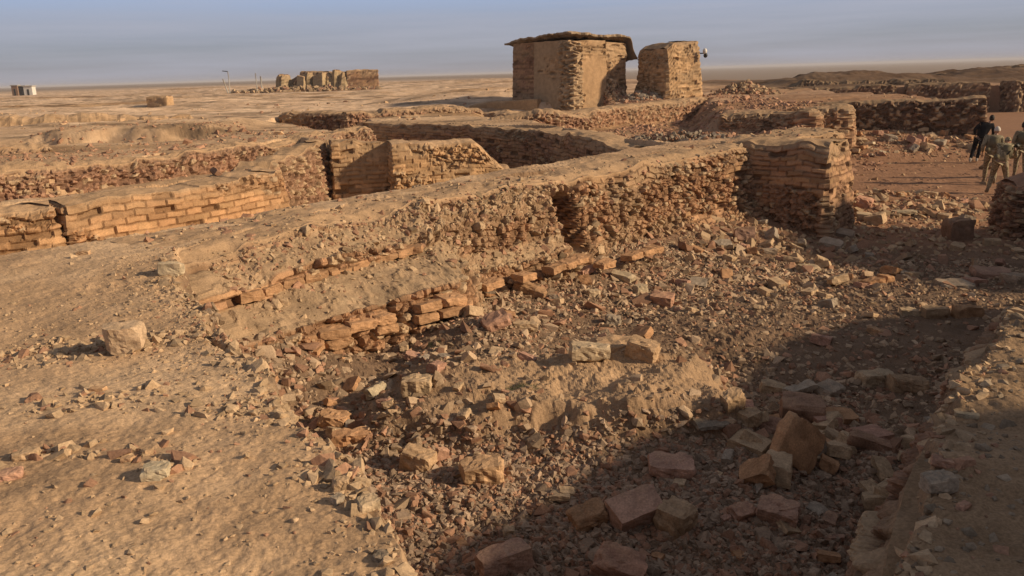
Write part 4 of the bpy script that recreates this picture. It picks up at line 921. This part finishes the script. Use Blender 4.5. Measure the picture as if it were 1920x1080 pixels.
for i, (a, b, t_, w_) in enumerate(((522, 530, zt-.35, 1.), (530, 538, zt-.25, 1.4), (563, 577, zt+.0, 1.6), (577, 584, zt-.1, 1.), (593, 612, zt+.05, 1.8), (616, 622, zt+.05, 1.2), (630, 636, zt+.0, 1.2), (643, 650, zt+.05, 1.2))):
    seg('standing_pier', a, b, DB+.2, DB-.3, (lambda s, t_=t_, i=i: t_-.25*(i % 3)+.35*vn2(s*1.4, s*0, i)), 'rubble' if i % 2 else 'earth', LEAN*(.75+.1*(i % 3)), 1310+i, w_, .10+.08*(i % 2))
heap('rubble', 'low spoil around the far ruined building', bx(575), DB-1.5, 11, 2.2, .8, 500, .2, .9, 1330, B_TAN*.8)
def post(name, label, px, D, h, pts=None, rad=.07, cat='post', m=M_pmetal, grp=None):
    g = grounded(px, D); o = tube(name, pts(h) if pts else [(0, 0, -.3), (.03, 0, h*.6), (0, 0, h)], rad, m); o.location = tuple(g); tag(o, label, cat, grp, 'thing'); return o
zh = lambda px, ytop, D: float(at(px, ytop, D=D)[2])
gp = grounded(428, 118)
lp = bpy.data.objects.new('lamp_post', None); col.objects.link(lp); lp.location = tuple(gp); tag(lp, 'thin bent post with an arm at its top, far out on the plain', 'post', None, 'thing')
hh_ = zh(430, 134, 118)-gp[2]
tube('post', [(0, 0, -.3), (.1, 0, hh_*.7), (0.05, 0, hh_)], .06, M_pmetal, lp); tube('arm', [(.05, 0, hh_), (-.7, 0, hh_+.1)], .06, M_black, lp)
post('post', 'short pale leaning post left of the bent post on the plain', 418, 117, max(.6, zh(418, 148, 117)-grounded(418, 117)[2]), lambda h: [(.6, 0, -.2), (0, 0, h)], .08)
post('post', 'thin pale post, left one of two beside the far ruined building', 480, 119, max(.8, zh(480, 137, 119)-grounded(480, 119)[2]), None, .06)
post('post', 'thicker pale post, right one of two beside the far ruined building', 489, 121, max(.8, zh(489, 143, 121)-grounded(489, 121)[2]), None, .10)
# low mud block on the plain and tiny far buildings
g1 = grounded(293, 62)
wall('mud_block', 'low square orange mud block alone on the plain at the left', [(g1[0]-.75, 62.2), (g1[0]+.8, 62)], 1.0, g1[2]+.72, g1[2]-.3, 'earth', cat='mud block', tone=np.array([.46, .30, .17]), topt=TAN, seed=1401, edge=.08)
def hut(px, D, w_, h, m, label, nm='shed'):
    g = grounded(px, D); e0 = bpy.data.objects.new(nm, None); col.objects.link(e0); e0.location = tuple(g); tag(e0, label, 'shed', None, 'thing')
    def box(n_, x0, x1, y0, y1, z0, z1, mm):
        V = np.array([[x, y, z] for x in (x0, x1) for y in (y0, y1) for z in (z0, z1)]); F = np.array([[0, 1, 3, 2], [4, 6, 7, 5], [0, 4, 5, 1], [2, 3, 7, 6], [0, 2, 6, 4], [1, 5, 7, 3]])
        return mesh_np(n_, V, F, None, mm, parent=e0)
    box('wall', -w_/2, w_/2, 0, w_*.8, -2, h, m); box('roof', -w_/2-.2, w_/2+.2, -.2, w_*.8+.2, h+.003, h+.25, M_pmetal)
    box('door', -w_*.12, w_*.12, -.06, -.003, -1, h*.7, M_black)
M_brn = simple('brown_plaster', (.24, .15, .10))
hut(49, 240, 2.4, zh(49, 163, 240)-grounded(49, 240)[2]+.1, M_white, 'tiny white shed on the horizon at the far left')
hut(24, 250, 1.8, zh(24, 163, 250)-grounded(24, 250)[2]+.3, M_brn, 'tiny brown shed on the horizon at the far left edge')
hut(38, 246, 2.0, zh(38, 164, 246)-grounded(38, 246)[2]+.3, M_black, 'tiny dark shed on the horizon between the white and the brown one')
wb = grounded(1408, 48.5); wq = at(1409, 177, D=48.5)
ico('white_sack', M_white, .2, (.8, .7, 1.1), tuple(wq), None, .1); tag(bpy.data.objects['white_sack'], 'small bright white object on the stony heap right of the tower ruin', 'sack', None, 'thing')

# ------------------------------------------------------------------ people
def skinned(pts, edges, rad, sub=1):
    me = bpy.data.meshes.new('tmp'); me.from_pydata([tuple(p) for p in pts], edges, [])
    o = bpy.data.objects.new('tmp', me); col.objects.link(o)
    m = o.modifiers.new('s', 'SKIN'); m.use_smooth_shade = True
    for i, rr in enumerate(rad):
        rr = rr if isinstance(rr, tuple) else (rr, rr)
        me.skin_vertices[0].data[i].radius = rr
    me.skin_vertices[0].data[0].use_root = True
    ms = o.modifiers.new('u', 'SUBSURF'); ms.levels = sub; ms.render_levels = sub
    dg = bpy.context.evaluated_depsgraph_get(); ev = o.evaluated_get(dg); mm = bpy.data.meshes.new_from_object(ev)
    V = np.array([v.co[:] for v in mm.vertices]); F = [list(p.vertices) for p in mm.polygons]
    bpy.data.objects.remove(o, do_unlink=True); bpy.data.meshes.remove(mm)
    return V, F
def joinm(parts):
    V, F, b = [], [], 0
    for v, f in parts: V.append(v); F += [[i+b for i in q] for q in f]; b += len(v)
    return np.vstack(V), F
def mk(name, VF, m, parent):
    V, F = VF; me = bpy.data.meshes.new(name); me.from_pydata(V.tolist(), [], F); me.materials.append(m)
    for p in me.polygons: p.use_smooth = True
    o = bpy.data.objects.new(name, me); col.objects.link(o); o.parent = parent; return o
def camo(name, cols, sc_=7.):
    m = bpy.data.materials.new(name); m.use_nodes = True; t = m.node_tree; n = t.nodes; l = t.links; b = n['Principled BSDF']; b.inputs['Roughness'].default_value = .9; b.inputs['Specular IOR Level'].default_value = .1
    co = n.new('ShaderNodeTexCoord'); q = n.new('ShaderNodeTexNoise'); q.inputs['Scale'].default_value = sc_; q.inputs['Detail'].default_value = 3; l.new(co.outputs['Object'], q.inputs['Vector'])
    r_ = n.new('ShaderNodeValToRGB'); r_.color_ramp.interpolation = 'CONSTANT'; l.new(q.outputs['Fac'], r_.inputs['Fac'])
    e = r_.color_ramp.elements; e[0].color = (*cols[0], 1); e[1].position = .45; e[1].color = (*cols[1], 1)
    for k, c_ in enumerate(cols[2:]): z = e.new(.54+.08*k); z.color = (*c_, 1)
    l.new(r_.outputs['Color'], b.inputs['Base Color']); return m
M_skin = simple('skin', (.36, .20, .13), .5); M_hair = simple('dark_hair', (.018, .013, .01), .7); M_blackc = simple('black_cloth', (.012, .012, .015), .9, .1)
M_camo = camo('desert_camouflage', [(.20, .16, .10), (.30, .25, .17), (.14, .115, .07), (.36, .30, .21)]); M_olive = simple('olive_cloth', (.15, .13, .085), .9, .1); M_boot = simple('boot_leather', (.20, .15, .10), .7)
M_shoe = simple('pale_shoe', (.42, .38, .33), .6); M_strap = simple('dark_webbing', (.04, .035, .03), .8, .1); M_gun = simple('gun_metal', (.02, .02, .02), .4)
def hand(p, dirv, side, s=1.):
    """palm with four curled fingers and a thumb, hanging from the wrist"""
    p = np.array(p, float); d = np.array(dirv, float); d /= np.linalg.norm(d); a = np.cross(d, [0, 0, 1.]) if abs(d[2]) < .9 else np.array([0, 1., 0]); a /= np.linalg.norm(a); c_ = np.cross(d, a)
    out = [skinned([p, p+d*.045*s, p+d*.085*s], [(0, 1), (1, 2)], [(.022, .03), (.018, .040), (.014, .038)])]
    for k, (o_, l_) in enumerate(((-.03, .075), (-.01, .085), (.010, .080), (.029, .062))):
        b0 = p+d*.08*s+a*o_
        out.append(skinned([b0-d*.01, b0+d*l_*.4, b0+d*l_*.75+c_*.012*side, b0+d*l_*.95+c_*.03*side], [(0, 1), (1, 2), (2, 3)], [.0095, .009, .008, .007]))
    b0 = p+d*.03*s-a*.03
    out.append(skinned([b0, b0-a*.02+d*.03+c_*.01*side, b0-a*.018+d*.06+c_*.018*side], [(0, 1), (1, 2)], [.012, .010, .009]))
    return out
def head_mesh(c, yaw, pitch=0.):
    bm = bmesh.new(); bmesh.ops.create_uvsphere(bm, u_segments=24, v_segments=18, radius=1)
    for v in bm.verts:
        x, y, z = v.co
        jaw = 1-.28*max(0, -z)**1.2; v.co = Vector((x*.076*jaw, y*.096*(1-.1*max(0, -z)), z*.118))
        if y > .6 and abs(x) < .2 and -.45 < z < .1: v.co.y += .022*(1-abs(x)/.2)*(1-abs(z+.2)/.35 if abs(z+.2) < .35 else 0)       # nose
        if y > .6 and abs(abs(x)-.38) < .2 and abs(z-.05) < .16: v.co.y -= .009                                                     # eye sockets
        if y > .6 and abs(x) < .35 and abs(z+.55) < .09: v.co.y += .005                                                             # lips
        if abs(x) > .93 and abs(y+.1) < .3 and abs(z+.05) < .3: v.co.x += .014*(1 if x > 0 else -1)                               # ears
    Rm = Euler((pitch, 0, yaw)).to_matrix()
    V = np.array([(Rm @ v.co)[:] for v in bm.verts])+np.array(c); F = [[v.index for v in f.verts] for f in bm.faces]; bm.free(); return V, F
def person(label, x, y, yaw, J, mats, hat=None, extra=None, grp='walking men'):
    """J: joint positions (x right, y ahead, z up, metres)"""
    root = bpy.data.objects.new('person', None); col.objects.link(root); root.location = (x, y, Hs(x, y)+.0); root.rotation_euler = (0, 0, yaw)
    tag(root, label, 'person', grp, 'thing')
    g = {k: np.array(v, float) for k, v in J.items()}
    P = [g['hip'], g['belly'], g['chest'], g['neck'], g['neck']+(g['head']-g['neck'])*.6]
    Rr = [(.10, .07), (.10, .07), (.12, .07), .05, .05]; E = [(0, 1), (1, 2), (2, 3), (3, 4)]
    def limb(a, ks, rs):
        pr = a
        for k, q in zip(ks, rs):
            P.append(g[k]); Rr.append(q); E.append((pr, len(P)-1)); pr = len(P)-1
    limb(2, ['shL', 'elL', 'wrL'], [.046, .036, .028]); limb(2, ['shR', 'elR', 'wrR'], [.046, .036, .028])
    limb(0, ['thL', 'knL', 'anL', 'toL'], [.066, .046, .036, .03]); limb(0, ['thR', 'knR', 'anR', 'toR'], [.066, .046, .036, .03])
    hands = []
    for s_, sg in (('L', 1), ('R', -1)): hands += hand(g['wr'+s_], g['wr'+s_]-g['el'+s_], sg)
    body = mk('body', joinm([skinned(P, E, Rr, 1), head_mesh(g['head'], J.get('hy', [0])[0], J.get('hp', [0])[0])]+hands), M_skin, root)
    jm, tm, bm_ = mats[:3]
    P2 = [g['hip']-np.array([0, 0, .10]), g['belly'], g['chest'], g['neck']*.8+g['chest']*.2]; E2 = [(0, 1), (1, 2), (2, 3)]; R2 = [(.195, .15), (.19, .15), (.215, .155), (.09, .085)]
    for s_ in 'LR':
        n_ = len(P2); w_ = g['el'+s_]*.12+g['wr'+s_]*.88; P2 += [g['sh'+s_], g['el'+s_], w_]; R2 += [.085, .062, .045]; E2 += [(2, n_), (n_, n_+1), (n_+1, n_+2)]
    mk('jacket', skinned(P2, E2, R2, 1), jm, root)
    P3 = [g['hip']+np.array([0, 0, .06])]; R3 = [(.17, .13)]; E3 = []
    for s_ in 'LR':
        n_ = len(P3); a_ = g['kn'+s_]*.1+g['an'+s_]*.9; P3 += [g['th'+s_], g['kn'+s_], a_]; R3 += [.108, .078, .062]; E3 += [(0, n_), (n_, n_+1), (n_+1, n_+2)]
    mk('trousers', skinned(P3, E3, R3, 1), tm, root)
    for s_ in 'LR':
        an, to = g['an'+s_], g['to'+s_]; d = (to-an); hl_ = an-np.array([d[0], d[1], 0])*.35-np.array([0, 0, .03])
        mk('boot', skinned([an+np.array([0, 0, .10]), an-np.array([0, 0, .02]), to, hl_], [(0, 1), (1, 2), (1, 3)], [.052, .052, .042, .04], 1), bm_, root)
    hc_ = g['head']
    if hat:
        bm = bmesh.new(); bmesh.ops.create_uvsphere(bm, u_segments=20, v_segments=12, radius=1)
        for v in bm.verts:
            v.co = Vector((v.co.x*.088, v.co.y*.106, max(v.co.z, -.15 if hat[0] == 'cap' else -.55)*.128))
            if v.co.y > .03 and v.co.z < .02: v.co.z = .02
            if hat[0] == 'cap' and v.co.y > .085 and v.co.z < .03: v.co.y += .06
        Rm = Euler((J.get('hp', [0])[0], 0, J.get('hy', [0])[0])).to_matrix()
        V = np.array([(Rm @ v.co)[:] for v in bm.verts])+hc_+np.array([0, -.005, .012]); F = [[v.index for v in f.verts] for f in bm.faces]; bm.free()
        mk('cap' if hat[0] == 'cap' else 'hair', (V, F), hat[1], root)
    if extra: extra(root, g)
    return root
def rbox(name, c, s, m, parent, rot=(0, 0, 0), bev=.03):
    bm = bmesh.new(); bmesh.ops.create_cube(bm, size=1)
    for v in bm.verts: v.co = Vector((v.co.x*s[0], v.co.y*s[1], v.co.z*s[2]))
    bmesh.ops.bevel(bm, geom=bm.edges, offset=bev, segments=3, affect='EDGES')
    me = bpy.data.meshes.new(name); bm.to_mesh(me); bm.free(); me.materials.append(m)
    for p in me.polygons: p.use_smooth = True
    o = bpy.data.objects.new(name, me); col.objects.link(o); o.parent = parent; o.location = tuple(c); o.rotation_euler = rot; return o
base = dict(hip=(0, 0, .95), belly=(0, .02, 1.10), chest=(0, .05, 1.32), neck=(0, .08, 1.50), head=(0, .12, 1.64),
            shL=(-.19, .05, 1.42), shR=(.19, .05, 1.42), elL=(-.27, -.02, 1.14), elR=(.27, .0, 1.14), wrL=(-.25, .10, .93), wrR=(.25, .14, .93),
            thL=(-.10, 0, .86), thR=(.10, 0, .86), knL=(-.11, .18, .50), knR=(.11, -.04, .48), anL=(-.11, .22, .09), anR=(.11, -.32, .14), toL=(-.12, .38, .04), toR=(.12, -.20, .05))
def J(**k): d = dict(base); d.update(k); return d
# man in black, leaning to his right as he climbs away from the camera
person('man in black seen from behind with one arm bent out, ahead of the camouflaged men', 17.35, 30.4, R(-28),
       J(belly=(.06, .04, 1.10), chest=(.18, .08, 1.30), neck=(.27, .12, 1.46), head=(.32, .16, 1.60), shL=(.0, .06, 1.43), shR=(.36, .08, 1.38), elL=(-.20, -.06, 1.22), wrL=(-.16, .06, 1.0),
         elR=(.42, .06, 1.12), wrR=(.38, .2, .94), knL=(-.16, .1, .50), anL=(-.24, -.12, .10), toL=(-.24, .02, .05), knR=(.04, .16, .50), anR=(-.02, .12, .09), toR=(-.02, .28, .05)),
       (M_blackc, M_blackc, M_shoe), ('hair', M_hair))
def vest(root, g):
    rbox('backpack', g['chest']+np.array([0, -.19, -.06]), (.30, .14, .36), M_olive, root, bev=.05)
    rbox('belt_pouch', g['hip']+np.array([-.14, -.13, .10]), (.14, .08, .14), M_olive, root, bev=.02)
def rifle(root, g):
    vest(root, g)
    c = g['chest']; r0 = bpy.data.objects.new('sling', None)
    tube('rifle', [c+np.array([.30, -.02, .10]), c+np.array([.12, .28, -.12]), c+np.array([-.02, .5, -.28])], [.035, .03, .012], M_gun, root)
    tube('sling', [c+np.array([-.2, -.13, -.34]), c+np.array([.0, -.30, -.12]), c+np.array([.2, -.14, .12])], .022, M_strap, root)
cm = (M_camo, M_camo, M_boot)
person('camouflaged man bending forward with a rifle, nearest of the walking men', 13.85, 23.1, R(-20),
       J(belly=(.05, .10, 1.08), chest=(.14, .28, 1.24), neck=(.20, .42, 1.36), head=(.22, .54, 1.42), shL=(-.04, .30, 1.33), shR=(.34, .30, 1.30), elL=(-.10, .42, 1.04), wrL=(.06, .60, 1.0),
         elR=(.44, .34, 1.02), wrR=(.30, .56, .96), knL=(-.14, .16, .50), anL=(-.24, .02, .09), toL=(-.26, .18, .04), knR=(.20, .10, .50), anR=(.24, -.14, .12), toR=(.26, .02, .05), hp=[-.5]), cm, ('cap', M_camo), rifle)
person('camouflaged man in a pale cap, just behind the bending one', 14.75, 25.1, R(-25), J(belly=(.02, .06, 1.1), chest=(.04, .16, 1.30), neck=(.08, .24, 1.46), head=(.10, .30, 1.58), shL=(-.15, .16, 1.40), shR=(.23, .16, 1.38)), cm, ('cap', simple('pale_cap', (.55, .5, .44), .8)), vest)
person('bareheaded dark haired man in camouflage at the right edge of the picture', 16.35, 26.2, R(-25), J(belly=(-.02, .04, 1.1), chest=(-.02, .10, 1.32)), cm, ('hair', M_hair), vest)

# ------------------------------------------------------------------ dry weeds
def weeds(name, label, spots, h, n, m, seed):
    r = np.random.default_rng(seed); V, F = [], []
    for (x, y, rad) in spots:
        for i in range(n):
            a = r.uniform(0, 6.28); q = rad*math.sqrt(r.random()); bx_, by_ = x+q*math.cos(a), y+q*math.sin(a); z = Hs(bx_, by_)-.01; l = h*r.uniform(.4, 1); t = r.normal(0, .5, 2); w_ = h*.05; b = len(V); ca, sa = math.cos(a)*w_, math.sin(a)*w_
            V += [(bx_-ca, by_-sa, z), (bx_+ca, by_+sa, z), (bx_+t[0]*l*.5, by_+t[1]*l*.5, z+l*.6), (bx_+t[0]*l, by_+t[1]*l, z+l)]
            F += [(b, b+1, b+2), (b+1, b+3, b+2)]
    o = mesh_np(name, np.array(V), np.array(F), None, m); tag(o, label, 'weeds', kind='stuff'); return o
M_weed = simple('green_weed', (.10, .115, .055), .8); M_dry = simple('dry_weed', (.26, .21, .12), .9)
q1 = at(990, 722); q2 = at(815, 645); q3 = at(1100, 740)
weeds('weeds', 'small patches of low green weeds on the floor of the room', [(q1[0], q1[1], .10), (q1[0]-.12, q1[1], .07), (q2[0], q2[1], .08)], .04, 260, M_weed, 1)

# ------------------------------------------------------------------ air
bm = bmesh.new(); bmesh.ops.create_cube(bm, size=1)
for v in bm.verts: v.co = Vector((v.co.x*26000, v.co.y*26000, -12 if v.co.z < 0 else 9))
me = bpy.data.meshes.new('haze'); bm.to_mesh(me); bm.free(); hz_ = bpy.data.objects.new('haze', me); col.objects.link(hz_)
hm = bpy.data.materials.new('haze'); hm.use_nodes = True; t = hm.node_tree; t.nodes.remove(t.nodes['Principled BSDF'])
pv = t.nodes.new('ShaderNodeVolumePrincipled'); pv.inputs['Color'].default_value = (.86, .84, .88, 1); pv.inputs['Density'].default_value = .0003
t.links.new(pv.outputs[0], t.nodes['Material Output'].inputs['Volume']); me.materials.append(hm)
tag(hz_, 'thin evening haze over the plain', None, None, 'stuff')
